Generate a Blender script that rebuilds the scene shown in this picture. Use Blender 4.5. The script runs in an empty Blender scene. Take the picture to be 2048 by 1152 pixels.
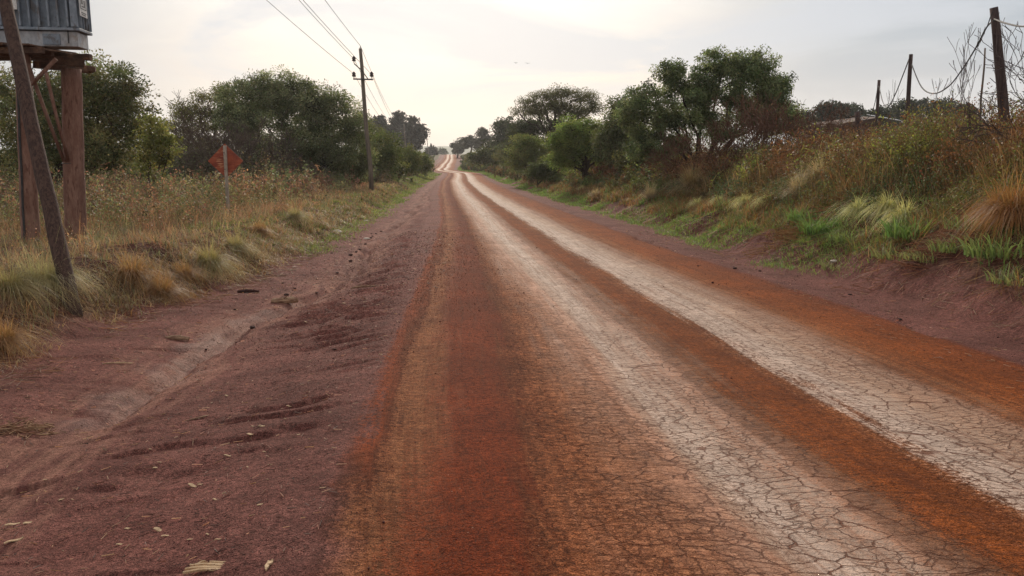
import bpy, math, random
import numpy as np
from math import radians, sin, cos, pi

random.seed(7)
RNG = np.random.default_rng(7)
scene = bpy.context.scene
COL = scene.collection

# ------------------------------------------------------------------ camera
FPX, PITCH = 1640.0, radians(9.55)
cam_d = bpy.data.cameras.new('camera')
cam_d.sensor_width = 36.0
cam_d.lens = FPX / 2048 * 36
cam_d.clip_start, cam_d.clip_end = 0.05, 9000
cam = bpy.data.objects.new('camera', cam_d)
cam.rotation_euler = (pi / 2 - PITCH, 0, 0)
COL.objects.link(cam)
scene.camera = cam

# ------------------------------------------------------------------ light
SUN_ELEV, SUN_AZ = radians(24), radians(-5)      # azimuth from +Y towards +X
sun_d = bpy.data.lights.new('sun', 'SUN')
sun_d.energy, sun_d.angle, sun_d.color = 2.9, radians(9), (1.0, .86, .70)
sun = bpy.data.objects.new('sun', sun_d)
sun.rotation_euler = (pi / 2 - SUN_ELEV, 0, pi - SUN_AZ)
COL.objects.link(sun)
scene.view_settings.view_transform = 'Standard'
scene.view_settings.look = 'None'
scene.view_settings.exposure = 0.12
scene.view_settings.gamma = 1.0
scene.cycles.max_bounces = 6
scene.cycles.diffuse_bounces = 3
scene.cycles.transmission_bounces = 4
scene.cycles.transparent_max_bounces = 8
scene.cycles.volume_bounces = 3

# ------------------------------------------------------------------ small node language
class E:
    """a float socket with arithmetic"""
    def __init__(s, nt, sock): s.nt, s.s = nt, sock
    def _m(s, op, *a, clamp=False):
        n = s.nt.nodes.new('ShaderNodeMath'); n.operation = op; n.use_clamp = clamp
        for i, v in enumerate((s,) + a):
            if isinstance(v, E): s.nt.links.new(v.s, n.inputs[i])
            else: n.inputs[i].default_value = v
        return E(s.nt, n.outputs[0])
    def __add__(s, o): return s._m('ADD', o)
    __radd__ = __add__
    def __sub__(s, o): return s._m('SUBTRACT', o)
    def __rsub__(s, o): return (s * -1) + o
    def __mul__(s, o): return s._m('MULTIPLY', o)
    __rmul__ = __mul__
    def pow(s, o): return s._m('POWER', o)
    def abs(s): return s._m('ABSOLUTE')
    def max(s, o): return s._m('MAXIMUM', o)
    def min(s, o): return s._m('MINIMUM', o)
    def ss(s, a, b, lo=0.0, hi=1.0):
        n = s.nt.nodes.new('ShaderNodeMapRange'); n.interpolation_type = 'SMOOTHSTEP'; n.clamp = True
        s.nt.links.new(s.s, n.inputs[0])
        if a > b: a, b, lo, hi = b, a, hi, lo
        n.inputs[1].default_value, n.inputs[2].default_value = a, b
        n.inputs[3].default_value, n.inputs[4].default_value = lo, hi
        return E(s.nt, n.outputs[0])

class NT:
    def __init__(s, tree): s.t = tree; s.n = tree.nodes; s.l = tree.links
    def attr(s, name, out='Fac'):
        n = s.n.new('ShaderNodeAttribute'); n.attribute_name = name
        return E(s.t, n.outputs[out])
    def vec(s, x, y, z=0.0):
        n = s.n.new('ShaderNodeCombineXYZ')
        for i, v in enumerate((x, y, z)):
            if isinstance(v, E): s.l.new(v.s, n.inputs[i])
            else: n.inputs[i].default_value = v
        return n.outputs[0]
    def noise(s, vec, scale=1.0, detail=4.0, rough=.55, dist=0.0, out='Fac'):
        n = s.n.new('ShaderNodeTexNoise')
        s.l.new(vec, n.inputs['Vector'])
        n.inputs['Scale'].default_value = scale; n.inputs['Detail'].default_value = detail
        n.inputs['Roughness'].default_value = rough; n.inputs['Distortion'].default_value = dist
        return E(s.t, n.outputs[out])
    def voro(s, vec, scale=1.0, feature='F1', rnd=1.0, out='Distance'):
        n = s.n.new('ShaderNodeTexVoronoi'); n.feature = feature
        s.l.new(vec, n.inputs['Vector']); n.inputs['Scale'].default_value = scale
        n.inputs['Randomness'].default_value = rnd
        return E(s.t, n.outputs[out])
    def ramp(s, f, stops, interp='LINEAR'):
        n = s.n.new('ShaderNodeValToRGB'); n.color_ramp.interpolation = interp
        el = n.color_ramp.elements
        while len(el) < len(stops): el.new(0.5)
        for e, (p, c) in zip(el, stops):
            e.position = p; e.color = (*c, 1) if len(c) == 3 else c
        s.l.new(f.s, n.inputs[0]); return E(s.t, n.outputs[0])
    def mix(s, f, a, b, mode='MIX'):
        n = s.n.new('ShaderNodeMix'); n.data_type = 'RGBA'; n.blend_type = mode
        for i, v in ((0, f), (6, a), (7, b)):
            if isinstance(v, E): s.l.new(v.s, n.inputs[i])
            elif i == 0: n.inputs[0].default_value = v
            else: n.inputs[i].default_value = (*v, 1)
        return E(s.t, n.outputs[2])
    def scale(s, c, f):
        n = s.n.new('ShaderNodeVectorMath'); n.operation = 'SCALE'
        s.l.new(c.s, n.inputs[0])
        if isinstance(f, E): s.l.new(f.s, n.inputs['Scale'])
        else: n.inputs['Scale'].default_value = f
        return E(s.t, n.outputs[0])
    def rgb(s, c):
        n = s.n.new('ShaderNodeRGB'); n.outputs[0].default_value = (*c, 1); return E(s.t, n.outputs[0])

def new_mat(name):
    m = bpy.data.materials.new(name); m.use_nodes = True
    t = NT(m.node_tree); b = m.node_tree.nodes['Principled BSDF']
    return m, t, b

def bump(t, b, h, dist, strength=1.0):
    n = t.n.new('ShaderNodeBump'); n.inputs['Distance'].default_value = dist
    n.inputs['Strength'].default_value = strength
    t.l.new(h.s, n.inputs['Height']); t.l.new(n.outputs[0], b.inputs['Normal'])

# ------------------------------------------------------------------ sky
SKY_STRENGTH = .98
world = bpy.data.worlds.new('World'); scene.world = world; world.use_nodes = True
wt = NT(world.node_tree); bg = world.node_tree.nodes['Background']
tc = wt.n.new('ShaderNodeTexCoord')
sep = wt.n.new('ShaderNodeSeparateXYZ'); wt.l.new(tc.outputs['Generated'], sep.inputs[0])
dx, dy, dz = (E(wt.t, sep.outputs[i]) for i in range(3))
sky = wt.n.new('ShaderNodeTexSky'); sky.sky_type = 'NISHITA'; sky.sun_disc = False
sky.sun_elevation = SUN_ELEV; sky.sun_rotation = SUN_AZ
sky.air_density, sky.dust_density = 1.0, 3.0
nish = wt.scale(E(wt.t, sky.outputs[0]), 0.07)
sv = (cos(SUN_ELEV) * sin(SUN_AZ), cos(SUN_ELEV) * cos(SUN_AZ), sin(SUN_ELEV))
toward = dx * sv[0] + dy * sv[1] + dz * sv[2]
glow = toward.ss(.85, .99)
glow2 = toward.ss(.90, 1.0)
# thin cloud sheet: colour depends on the direction to the veiled sun and on the height above the horizon
el = dz.max(0.0)
inv = (el + .12)
cv = wt.vec(dx._m('DIVIDE', inv), dy._m('DIVIDE', inv), 3.3)
n1 = wt.noise(cv, .55, 6, .55, .6)
n2 = wt.noise(cv, 1.6, 5, .6, .4)
grey = wt.mix(n1.ss(.38, .66), (.37, .45, .54), (.53, .58, .63))
cream = wt.mix(n2.ss(.35, .65), (.86, .80, .76), (.98, .92, .83))
back = dy.ss(.55, -.25)      # unseen sky beside and behind the camera, brightened and warmed to light the ground
grey = wt.mix(back, grey, (.74, .68, .62))
cloud = wt.mix(glow, grey, cream)
cloud = wt.mix(glow2 * .45, cloud, (1.35, 1.30, 1.22))
low = el.ss(.20, .0)
cloud = wt.mix(low * glow.ss(.0, .7, .30, .85), cloud, (.97, .79, .66))
patch = (n1.ss(.46, .60) * el.ss(.02, .10)) * .85
cloud = wt.mix(patch, cloud, (.58, .62, .69))
final = wt.mix(.9, nish, cloud)
wt.l.new(final.s, bg.inputs[0]); bg.inputs[1].default_value = SKY_STRENGTH

# ------------------------------------------------------------------ pixel helpers (2048 x 1152 measurements to metres)
CP, SP = cos(PITCH), sin(PITCH)
def ray(px, py):
    x, u = (px - 1024) / FPX, -(py - 576) / FPX
    return np.array([x, CP + u * SP, -SP + u * CP])
def P(px, py, Y):
    d = ray(px, py); return d * (Y / d[1])
def mpp(Y): return Y / FPX          # metres per pixel at distance Y

# ------------------------------------------------------------------ terrain
def hash2(ix, iy, seed):
    h = (ix.astype(np.int64) * 374761393 + iy.astype(np.int64) * 668265263 + seed * 1442695041) & 0xffffffff
    h = ((h ^ (h >> 13)) * 1274126177) & 0xffffffff
    return ((h ^ (h >> 16)) & 0xffff) / 65535.0
def vnoise(x, y, seed=0):
    x, y = np.asarray(x, float), np.asarray(y, float)
    ix, iy = np.floor(x), np.floor(y); fx, fy = x - ix, y - iy
    fx, fy = fx * fx * (3 - 2 * fx), fy * fy * (3 - 2 * fy)
    a, b = hash2(ix, iy, seed), hash2(ix + 1, iy, seed)
    c, d = hash2(ix, iy + 1, seed), hash2(ix + 1, iy + 1, seed)
    return (a + (b - a) * fx) * (1 - fy) + (c + (d - c) * fx) * fy
def fbm(x, y, seed=0, o=4):
    r, a, t = 0, 1, 0
    for i in range(o):
        r = r + a * vnoise(x * 2 ** i, y * 2 ** i, seed + i); t += a; a *= .5
    return r / t
def sstep(x, a, b):
    t = np.clip((x - a) / (b - a), 0, 1); return t * t * (3 - 2 * t)

_Y = np.array([-60, 0, 4.5, 8.8, 16.6, 30.8, 52, 80, 110, 140, 170, 210, 250, 300, 350, 400, 450, 600, 900, 1600, 5000.])
_Z = np.array([-.9, -1.52, -1.63, -1.78, -2.0, -2.28, -2.58, -2.95, -3.35, -3.7, -3.9, -3.75, -3.4, -2.8, -2.2, -2.1, -2.9, -9, -14, -14, -14])
_YC = np.array([-60, 0, 2.9, 3.5, 4.5, 8.8, 16.6, 30.8, 52, 80, 110, 132, 145, 158, 172, 190, 215, 240, 290, 360, 450, 5000])
_C = np.array([3.5, 2.62, 2.04, 1.93, 1.78, 1.52, .80, -.45, -2.4, -4.6, -6.4, -8.0, -10.6, -13.2, -14.6, -15.4, -17.2, -18.5, -21.7, -27, -33, -300])
_g = np.arange(-60, 5000, .5)
def _smooth(xs, ys):
    v = np.interp(_g, xs, ys); out = v.copy()
    near = _g < 120
    k3 = np.ones(5) / 5
    for _ in range(2):
        p = np.pad(v, 2, mode='edge'); v = np.convolve(p, k3, 'valid')
    return v
_gz, _gc = _smooth(_Y, _Z), _smooth(_YC, _C)
def zr(Y): return np.interp(Y, _g, _gz)
def Cx(Y): return np.interp(Y, _g, _gc)
def footL(Y): return np.interp(Y, [0, 8, 14, 25, 45, 100, 160], [-6.3, -6.15, -5.4, -5.1, -4.6, -4.0, -4.2]) + .35 * (fbm(Y * .5, Y * 0, 5) - .5) * 2
def footR(Y): return np.interp(Y, [0, 8, 14, 26, 48, 100], [3.2, 3.4, 3.9, 4.2, 4.1, 3.7]) + .3 * (fbm(Y * .6, Y * 0 + 9, 6) - .5) * 2

def ground(X, Y, detail=True):
    X, Y = np.asarray(X, float), np.asarray(Y, float)
    s = X - Cx(Y)
    gl, gr = s - footL(Y), s - footR(Y)
    z = zr(Y).copy()
    far = sstep(Y, 60, 160)
    # wheel ruts and the raised loose strip between
    z = z - .022 * np.exp(-((s + .75) / .3) ** 2) - .022 * np.exp(-((s - .78) / .33) ** 2)
    z = z + .02 * np.exp(-((s + 2.0) / .3) ** 2) + .018 * np.exp(-((s - 1.9) / .4) ** 2)
    z = z - .018 * np.exp(-((s + 2.38 - .4 * sstep(Y, 5, 25)) / .12) ** 2) * (Y < 60)
    # left shoulder falls to a shallow drain, then the grassy bank rises
    z = z - .16 * sstep(-s, 2.6, 4.0)
    z = z - .07 * np.exp(-((gl - 1.35) / .45) ** 2)
    h_l = np.interp(Y, [0, 15, 60, 170], [.58, .55, .5, .35]) + .12 * (fbm(X * .5, Y * .5, 21) - .5)
    z = z + h_l * sstep(-gl, -.3, .95 + .5 * fbm(X * .9, Y * .9, 3))
    # right shoulder and the higher bank
    z = z - .06 * sstep(s, 2.3, 3.4)
    h_r = np.interp(Y, [0, 10, 22, 40, 80, 170, 300], [1.9, 1.95, 1.5, 1.1, .85, .5, .3])
    rise = sstep(gr, -.35, 3.2 + 1.2 * (fbm(X * .4, Y * .4, 31) - .5))
    step = .22 * sstep(gr, -.25, .35) * (1 - sstep(gr, .6, 3.0)) * np.interp(Y, [0, 30, 60], [1, .8, .3])
    z = z + h_r * rise + step
    off = sstep(np.abs(s + .8), 5, 9)
    z = z + off * .35 * (fbm(X * .12, Y * .12, 44) - .5) + .012 * sstep(-s, 12, 200) * np.minimum(-s, 150) * .2
    # far roll of the land either side of the road
    z = z + sstep(Y, 700, 1400) * 6 * (fbm(X * .002, Y * .002, 50) - .2)
    if detail:
        nearw = 1 - sstep(Y, 45, 90)
        sh = (sstep(-s, 2.6, 3.1) * sstep(gl, -.2, .6))
        rill = np.abs(fbm(s * .55 + Y * .35 + 3, Y * 2.4 - s * .5, 61, 3) - .5) * 2
        rmask = sstep(fbm(s * .8, Y * .5, 67, 2), .42, .66)
        p = Y * 3.0 - s * .9 + 4.2 * fbm(s * .9, Y * 1.1, 63, 4); saw = p - np.floor(p)
        amp = sstep(fbm(s * 1.5 + 7, Y * 1.3, 67, 3), .38, .60) * sstep(gl, 1.5, 2.3)
        z = z + nearw * sh * np.interp(Y, [3, 6, 12, 30], [.026, .050, .065, .08]) * amp * ((1 - saw) * sstep(saw, 0, .22) - .3)
        z = z - nearw * sh * .03 * rmask * (1 - sstep(rill, 0, .22)) * (1 - sstep(Y, 14, 25))
        z = z + nearw * sh * .06 * (fbm(s * 2.2, Y * 2.2, 71, 3) - .5)
        gul = gl - 1.5 - .35 * (fbm(Y * .7, Y * 0, 73, 3) - .5)
        z = z - .11 * np.exp(-(gul / .11) ** 2) * nearw * sstep(fbm(Y * .6, Y * 0 + 4, 77, 2), .34, .50) * (gul < .3)
        shr = sstep(s, 2.3, 2.8) * (1 - sstep(gr, -.3, .2))
        z = z + nearw * shr * .04 * (fbm(s * 3, Y * .9, 81, 3) - .5)
        # little broken scarp between the road crust and the right shoulder
        e = s - 2.45 - .5 * (fbm(Y * .45, Y * 0 + 2, 83, 4) - .5)
        z = z - .05 * nearw * np.exp(-(e / .08) ** 2) * sstep(fbm(Y * .5, Y * 0, 85, 2), .5, .62)
        e2 = s + 2.75 + .5 * (fbm(Y * .35, Y * 0 + 2, 87, 4) - .5)
        z = z - .05 * np.exp(-(e2 / .09) ** 2) * sstep(Y, 22, 30) * (1 - sstep(Y, 60, 90))
        bank = sstep(gr, -.3, .3) + sstep(-gl, -.4, .2)
        z = z + np.clip(bank, 0, 1) * nearw * (.22 * (fbm(X * 1.6, Y * 1.6, 91, 4) - .5) + .06 * (fbm(X * 7, Y * 7, 92, 3) - .5))
    return z

def gz(x, y): return float(ground(np.array([x]), np.array([y]))[0])
def G(px, Y, dz=0.0):
    """point on the ground on the vertical line seen at px, Y metres away"""
    x = (px - 1024) / FPX * Y * 1.0
    for _ in range(3):
        z = gz(x, Y); x = (px - 1024) / FPX * (Y * CP - z * SP)
    return np.array([x, Y, z + dz])
def gp(px, py):
    """first ground point hit through the pixel"""
    d = ray(px, py); ys = np.geomspace(2, 400, 4000)
    pts = d[None] * (ys / d[1])[:, None]
    g = ground(pts[:, 0], pts[:, 1]); hit = np.where(pts[:, 2] <= g)[0]
    if not len(hit): return pts[-1]
    i = hit[0]; return np.array([pts[i, 0], pts[i, 1], g[i]])

# ------------------------------------------------------------------ mesh helpers
def mesh_np(name, V, F, mats, cols=None, smooth=False, attrs=None, mi=None):
    me = bpy.data.meshes.new(name)
    V = np.ascontiguousarray(V, np.float32); F = np.ascontiguousarray(F, np.int32)
    k = F.shape[1]
    me.vertices.add(len(V)); me.vertices.foreach_set('co', V.ravel())
    me.loops.add(F.size); me.loops.foreach_set('vertex_index', F.ravel())
    me.polygons.add(len(F))
    me.polygons.foreach_set('loop_start', np.arange(0, F.size, k, dtype=np.int32))
    me.polygons.foreach_set('loop_total', np.full(len(F), k, np.int32))
    if mi is not None: me.polygons.foreach_set('material_index', np.ascontiguousarray(mi, np.int32))
    me.update(calc_edges=True)
    if smooth: me.polygons.foreach_set('use_smooth', np.ones(len(F), bool))
    if cols is not None:
        c = np.ones((len(V), 4), np.float32); c[:, :3] = cols
        a = me.attributes.new('Col', 'FLOAT_COLOR', 'POINT'); a.data.foreach_set('color', c.ravel())
    for nme, arr in (attrs or {}).items():
        a = me.attributes.new(nme, 'FLOAT', 'POINT'); a.data.foreach_set('value', np.ascontiguousarray(arr, np.float32))
    for m in (mats if isinstance(mats, (list, tuple)) else [mats]): me.materials.append(m)
    return me

def link(name, me, parent=None, loc=None):
    o = bpy.data.objects.new(name, me); COL.objects.link(o)
    if parent is not None: o.parent = parent
    if loc is not None: o.location = loc
    return o
def tag(o, label=None, cat=None, group=None, kind=None):
    if label: o['label'] = label
    if cat: o['category'] = cat
    if group: o['group'] = group
    if kind: o['kind'] = kind
    return o
def thing(name, loc, label, cat, group=None):
    o = bpy.data.objects.new(name, None); COL.objects.link(o); o.location = loc
    o.empty_display_size = .3
    return tag(o, label, cat, group)

class MB:
    """collects small polygon shapes"""
    def __init__(s): s.v, s.f = [], []
    def add(s, v, f):
        o = len(s.v); s.v += [tuple(map(float, p)) for p in v]; s.f += [tuple(i + o for i in q) for q in f]; return s
    def box(s, c, size, rot=None, taper=1.0, jit=0.0):
        hx, hy, hz = [k / 2 for k in size]
        v = np.array([(x * hx * (taper if z > 0 else 1), y * hy * (taper if z > 0 else 1), z * hz) for z in (-1, 1) for y in (-1, 1) for x in (-1, 1)])
        if jit: v = v + RNG.uniform(-jit, jit, v.shape)
        if rot is not None: v = v @ np.array(rot.to_matrix()).T
        v = v + np.array(c)
        return s.add(v, [(0, 2, 3, 1), (4, 5, 7, 6), (0, 1, 5, 4), (2, 6, 7, 3), (0, 4, 6, 2), (1, 3, 7, 5)])
    def tube(s, pts, rad, n=8, cap=True):
        pts = [np.array(p, float) for p in pts]
        if np.isscalar(rad): rad = [rad] * len(pts)
        vs = []
        u = None
        for i, p in enumerate(pts):
            d = pts[min(i + 1, len(pts) - 1)] - pts[max(i - 1, 0)]; d = d / (np.linalg.norm(d) + 1e-9)
            if u is None:
                a = np.array([0, 0, 1.]) if abs(d[2]) < .9 else np.array([1., 0, 0]); u = np.cross(d, a)
            u = u - d * np.dot(u, d); u /= np.linalg.norm(u); w = np.cross(d, u)
            vs += [p + rad[i] * (cos(2 * pi * k / n) * u + sin(2 * pi * k / n) * w) for k in range(n)]
        f = [(i * n + k, i * n + (k + 1) % n, (i + 1) * n + (k + 1) % n, (i + 1) * n + k) for i in range(len(pts) - 1) for k in range(n)]
        if cap: f += [tuple(range(n - 1, -1, -1)), tuple(range((len(pts) - 1) * n, len(pts) * n))]
        return s.add(vs, f)
    def build(s, name, mat, parent=None, loc=None, smooth=False, bevel=0.0):
        me = bpy.data.meshes.new(name)
        me.from_pydata(s.v, [], s.f); me.materials.append(mat)
        if smooth:
            for p in me.polygons: p.use_smooth = len(p.vertices) == 4
        me.update()
        o = link(name, me, parent, loc)
        if bevel:
            b = o.modifiers.new('bevel', 'BEVEL'); b.width = bevel; b.segments = 2; b.limit_method = 'ANGLE'
        return o

def tubes_np(P0, P1, R0, R1, n=5):
    """open tapered prisms, vectorised"""
    P0, P1 = np.asarray(P0, float), np.asarray(P1, float)
    d = P1 - P0; L = np.linalg.norm(d, axis=1, keepdims=True) + 1e-9; d = d / L
    a = np.where(np.abs(d[:, 2:3]) < .9, np.array([[0, 0, 1.]]), np.array([[1., 0, 0]]))
    u = np.cross(d, a); u /= np.linalg.norm(u, axis=1, keepdims=True); w = np.cross(d, u)
    ang = np.arange(n) * 2 * pi / n
    ring = np.cos(ang)[None, :, None] * u[:, None] + np.sin(ang)[None, :, None] * w[:, None]
    V = np.stack([P0[:, None] + ring * np.asarray(R0)[:, None, None], P1[:, None] + ring * np.asarray(R1)[:, None, None]], 1)
    N = len(P0); base = (np.arange(N) * 2 * n)[:, None, None]
    k = np.arange(n); q = np.stack([k, (k + 1) % n, (k + 1) % n + n, k + n], 1)[None]
    return V.reshape(-1, 3), (q + base).reshape(-1, 4)

def unit(v): return v / (np.linalg.norm(v, axis=-1, keepdims=True) + 1e-9)

def leaves_np(C, L, W, D=None, rng=RNG):
    """rhombic leaves at C, length L, width W, main direction D"""
    N = len(C)
    if D is None: D = unit(rng.normal(size=(N, 3)))
    r = unit(rng.normal(size=(N, 3))); S = unit(np.cross(D, r))
    L = np.broadcast_to(np.asarray(L, float).reshape(-1, 1), (N, 1)); W = np.broadcast_to(np.asarray(W, float).reshape(-1, 1), (N, 1))
    fold = unit(np.cross(D, S)) * W * .25
    V = np.stack([C - D * L * .5, C + S * W * .5 + fold, C + D * L * .5, C - S * W * .5 + fold], 1)
    F = np.arange(N * 4).reshape(N, 4)
    return V.reshape(-1, 3), F

def blades_np(R, H, W, lean, az, col, seg=3, droop=0.0, rng=RNG, tipcol=None):
    """grass blades: root, height, width, lean amount, azimuth"""
    N = len(R)
    dirv = np.stack([np.cos(az), np.sin(az), np.zeros(N)], 1)
    side = np.stack([-np.sin(az), np.cos(az), np.zeros(N)], 1)
    tw = rng.uniform(-1, 1, (N, 1)) * 1.2
    side = unit(side * np.cos(tw) + dirv * np.sin(tw))
    V = []
    t = np.linspace(0, 1, seg + 1)
    for k, tt in enumerate(t):
        up = H * (tt * (1 - .28 * lean * tt) - droop * lean * tt ** 3)
        p = R + dirv * (H * lean * tt ** 1.7)[:, None] + np.array([0, 0, 1.]) * up[:, None]
        w = (W * (1 - tt ** 1.5 * .88) * .5)[:, None]
        V += [p - side * w, p + side * w]
    V = np.stack(V, 1)
    n = 2 * (seg + 1)
    q = np.array([[2 * k, 2 * k + 1, 2 * k + 3, 2 * k + 2] for k in range(seg)])
    F = (q[None] + (np.arange(N) * n)[:, None, None]).reshape(-1, 4)
    C = np.repeat(col[:, None], n, 1)
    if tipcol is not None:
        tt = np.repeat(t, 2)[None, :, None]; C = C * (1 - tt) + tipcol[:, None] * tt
    return V.reshape(-1, 3), F, C.reshape(-1, 3)

def join(parts):
    V, F, C, o = [], [], [], 0
    for v, f, c in parts:
        V.append(v); F.append(f + o); C.append(c); o += len(v)
    return np.concatenate(V), np.concatenate(F), np.concatenate(C)

def vary(base, n, amt=.25, hue=.12, rng=RNG):
    b = np.asarray(base, float)
    if b.ndim == 1: b = np.broadcast_to(b, (n, 3))
    return np.clip(b * (1 + rng.normal(0, amt, (n, 1))) * (1 + rng.normal(0, hue, (n, 3)) * np.array([1, .4, .8])), .004, .9)
def palette(pal, n, w=None, rng=RNG):
    pal = np.array(pal); return pal[rng.choice(len(pal), n, p=w)]

# ------------------------------------------------------------------ materials
def plant_mat(name, trans=.35, rough=.6, spec=.25):
    m, t, b = new_mat(name)
    c = t.attr('Col', 'Color')
    nt = t.t; out = nt.nodes['Material Output']
    t.l.new(c.s, b.inputs['Base Color']); b.inputs['Roughness'].default_value = rough
    b.inputs['Specular IOR Level'].default_value = spec
    tr = t.n.new('ShaderNodeBsdfTranslucent')
    tcol = t.mix(.6, c, (1.0, .97, .55), 'MULTIPLY'); t.l.new(t.scale(tcol, 1.9).s, tr.inputs[0])
    ms = t.n.new('ShaderNodeMixShader'); ms.inputs[0].default_value = trans
    t.l.new(b.outputs[0], ms.inputs[1]); t.l.new(tr.outputs[0], ms.inputs[2]); t.l.new(ms.outputs[0], out.inputs[0])
    return m
M_LEAF = plant_mat('leaf'); M_GRASS = plant_mat('grass_blade', .4, .55, .3); M_TWIG = plant_mat('twig', .0, .85, .1)

def obj_mat(name, c1, c2, scale=6, rough=.8, stretch=(1, 1, 1), bump_d=.004, c3=None, metal=0.0, lo=.35, hi=.65):
    m, t, b = new_mat(name)
    tcn = t.n.new('ShaderNodeTexCoord'); mp = t.n.new('ShaderNodeMapping')
    t.l.new(tcn.outputs['Object'], mp.inputs[0]); mp.inputs['Scale'].default_value = stretch
    n = t.noise(mp.outputs[0], scale, 6, .62, .3)
    c = t.mix(n.ss(lo, hi), c1, c2)
    n2 = t.noise(mp.outputs[0], scale * 7, 4, .6)
    if c3 is not None:
        n3 = t.noise(mp.outputs[0], scale * 1.7, 4, .6, .5); c = t.mix(n3.ss(.56, .66), c, c3)
    c = t.scale(c, n2.ss(.2, .8, .75, 1.25))
    t.l.new(c.s, b.inputs['Base Color']); b.inputs['Roughness'].default_value = rough; b.inputs['Metallic'].default_value = metal
    b.inputs['Specular IOR Level'].default_value = .3
    bump(t, b, n2 + n * .6, bump_d)
    return m
M_BARK = obj_mat('bark', (.045, .032, .024), (.10, .075, .055), 5, .9, (1, 1, .3), .01)
M_POLE = obj_mat('pole_wood', (.050, .028, .022), (.105, .062, .048), 9, .85, (4, 4, .12), .008, (.03, .018, .016))
M_POLE2 = obj_mat('weathered_pole_wood', (.10, .082, .068), (.19, .155, .125), 5, .85, (3, 3, .25), .004)
M_DARKPOLE = obj_mat('dark_post_wood', (.045, .03, .03), (.10, .07, .062), 6, .9, (3, 3, .3), .004)
M_PILLAR = obj_mat('pillar_wood', (.17, .088, .064), (.25, .145, .11), 5, .85, (2.5, 2.5, .5), .004, (.13, .062, .045))
M_BEAM = obj_mat('old_timber', (.065, .036, .026), (.15, .09, .06), 4, .85, (1, 1, 1), .004, (.19, .10, .06))
M_TANK = obj_mat('grey_paint', (.15, .185, .23), (.22, .26, .31), 3, .5, (1, 1, .6), .001, (.12, .12, .13))
M_TANKL = obj_mat('pale_grey_paint', (.30, .32, .35), (.38, .395, .42), 3, .5, (1, 1, .6), .001, (.30, .27, .25))
M_PLATE = obj_mat('notice_plate', (.50, .51, .52), (.66, .66, .65), 9, .5)
M_INK = obj_mat('plate_ink', (.05, .055, .06), (.10, .10, .11), 20, .6)
M_GALV = obj_mat('iron', (.05, .045, .045), (.10, .085, .08), 8, .6)
M_INSUL = obj_mat('insulator_glaze', (.035, .022, .02), (.06, .035, .03), 8, .3)
M_WIRE = obj_mat('wire_metal', (.10, .10, .10), (.16, .15, .15), 8, .5)
M_CABLE = obj_mat('black_cable', (.03, .03, .032), (.055, .05, .05), 8, .7)
M_SIGNPOST = obj_mat('sign_post_paint', (.24, .20, .16), (.40, .34, .28), 7, .8, (1, 1, .3), .002)
M_ROOF = obj_mat('rusty_sheet', (.07, .04, .03), (.14, .085, .06), 2, .8)
M_SHEET = obj_mat('pale_sheet', (.35, .36, .38), (.5, .5, .5), 2, .5)
M_CHIP = obj_mat('split_wood', (.42, .27, .15), (.58, .42, .26), 12, .8, (1, 4, 1), .002)
M_LOG = obj_mat('dead_log', (.20, .11, .07), (.42, .28, .18), 9, .85, (1, 4, 4), .006)
M_CLOD = obj_mat('dirt_clod', (.035, .016, .014), (.07, .03, .024), 15, .95, (1, 1, 1), .006)
M_STONE = obj_mat('pale_stone', (.42, .36, .30), (.6, .53, .45), 12, .8)
M_BIRD = obj_mat('bird_feathers', (.02, .02, .02), (.04, .035, .035), 12, .8)

def rust_sign():
    m, t, b = new_mat('rusty_sign_back')
    tcn = t.n.new('ShaderNodeTexCoord')
    n = t.noise(tcn.outputs['Object'], 6, 6, .6, .4)
    mp = t.n.new('ShaderNodeMapping'); t.l.new(tcn.outputs['Object'], mp.inputs[0])
    mp.inputs['Rotation'].default_value = (0, radians(45), 0); mp.inputs['Scale'].default_value = (3, 1, 26)
    st = t.noise(mp.outputs[0], 1.0, 3, .5, .3)
    c = t.mix(n.ss(.35, .65), (.20, .035, .018), (.34, .075, .03))
    c = t.mix(st.ss(.52, .66) * n.ss(.62, .36), c, (.52, .24, .12))
    t.l.new(c.s, b.inputs['Base Color']); b.inputs['Roughness'].default_value = .75
    bump(t, b, n + st, .002); return m
M_RUST = rust_sign()

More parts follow.
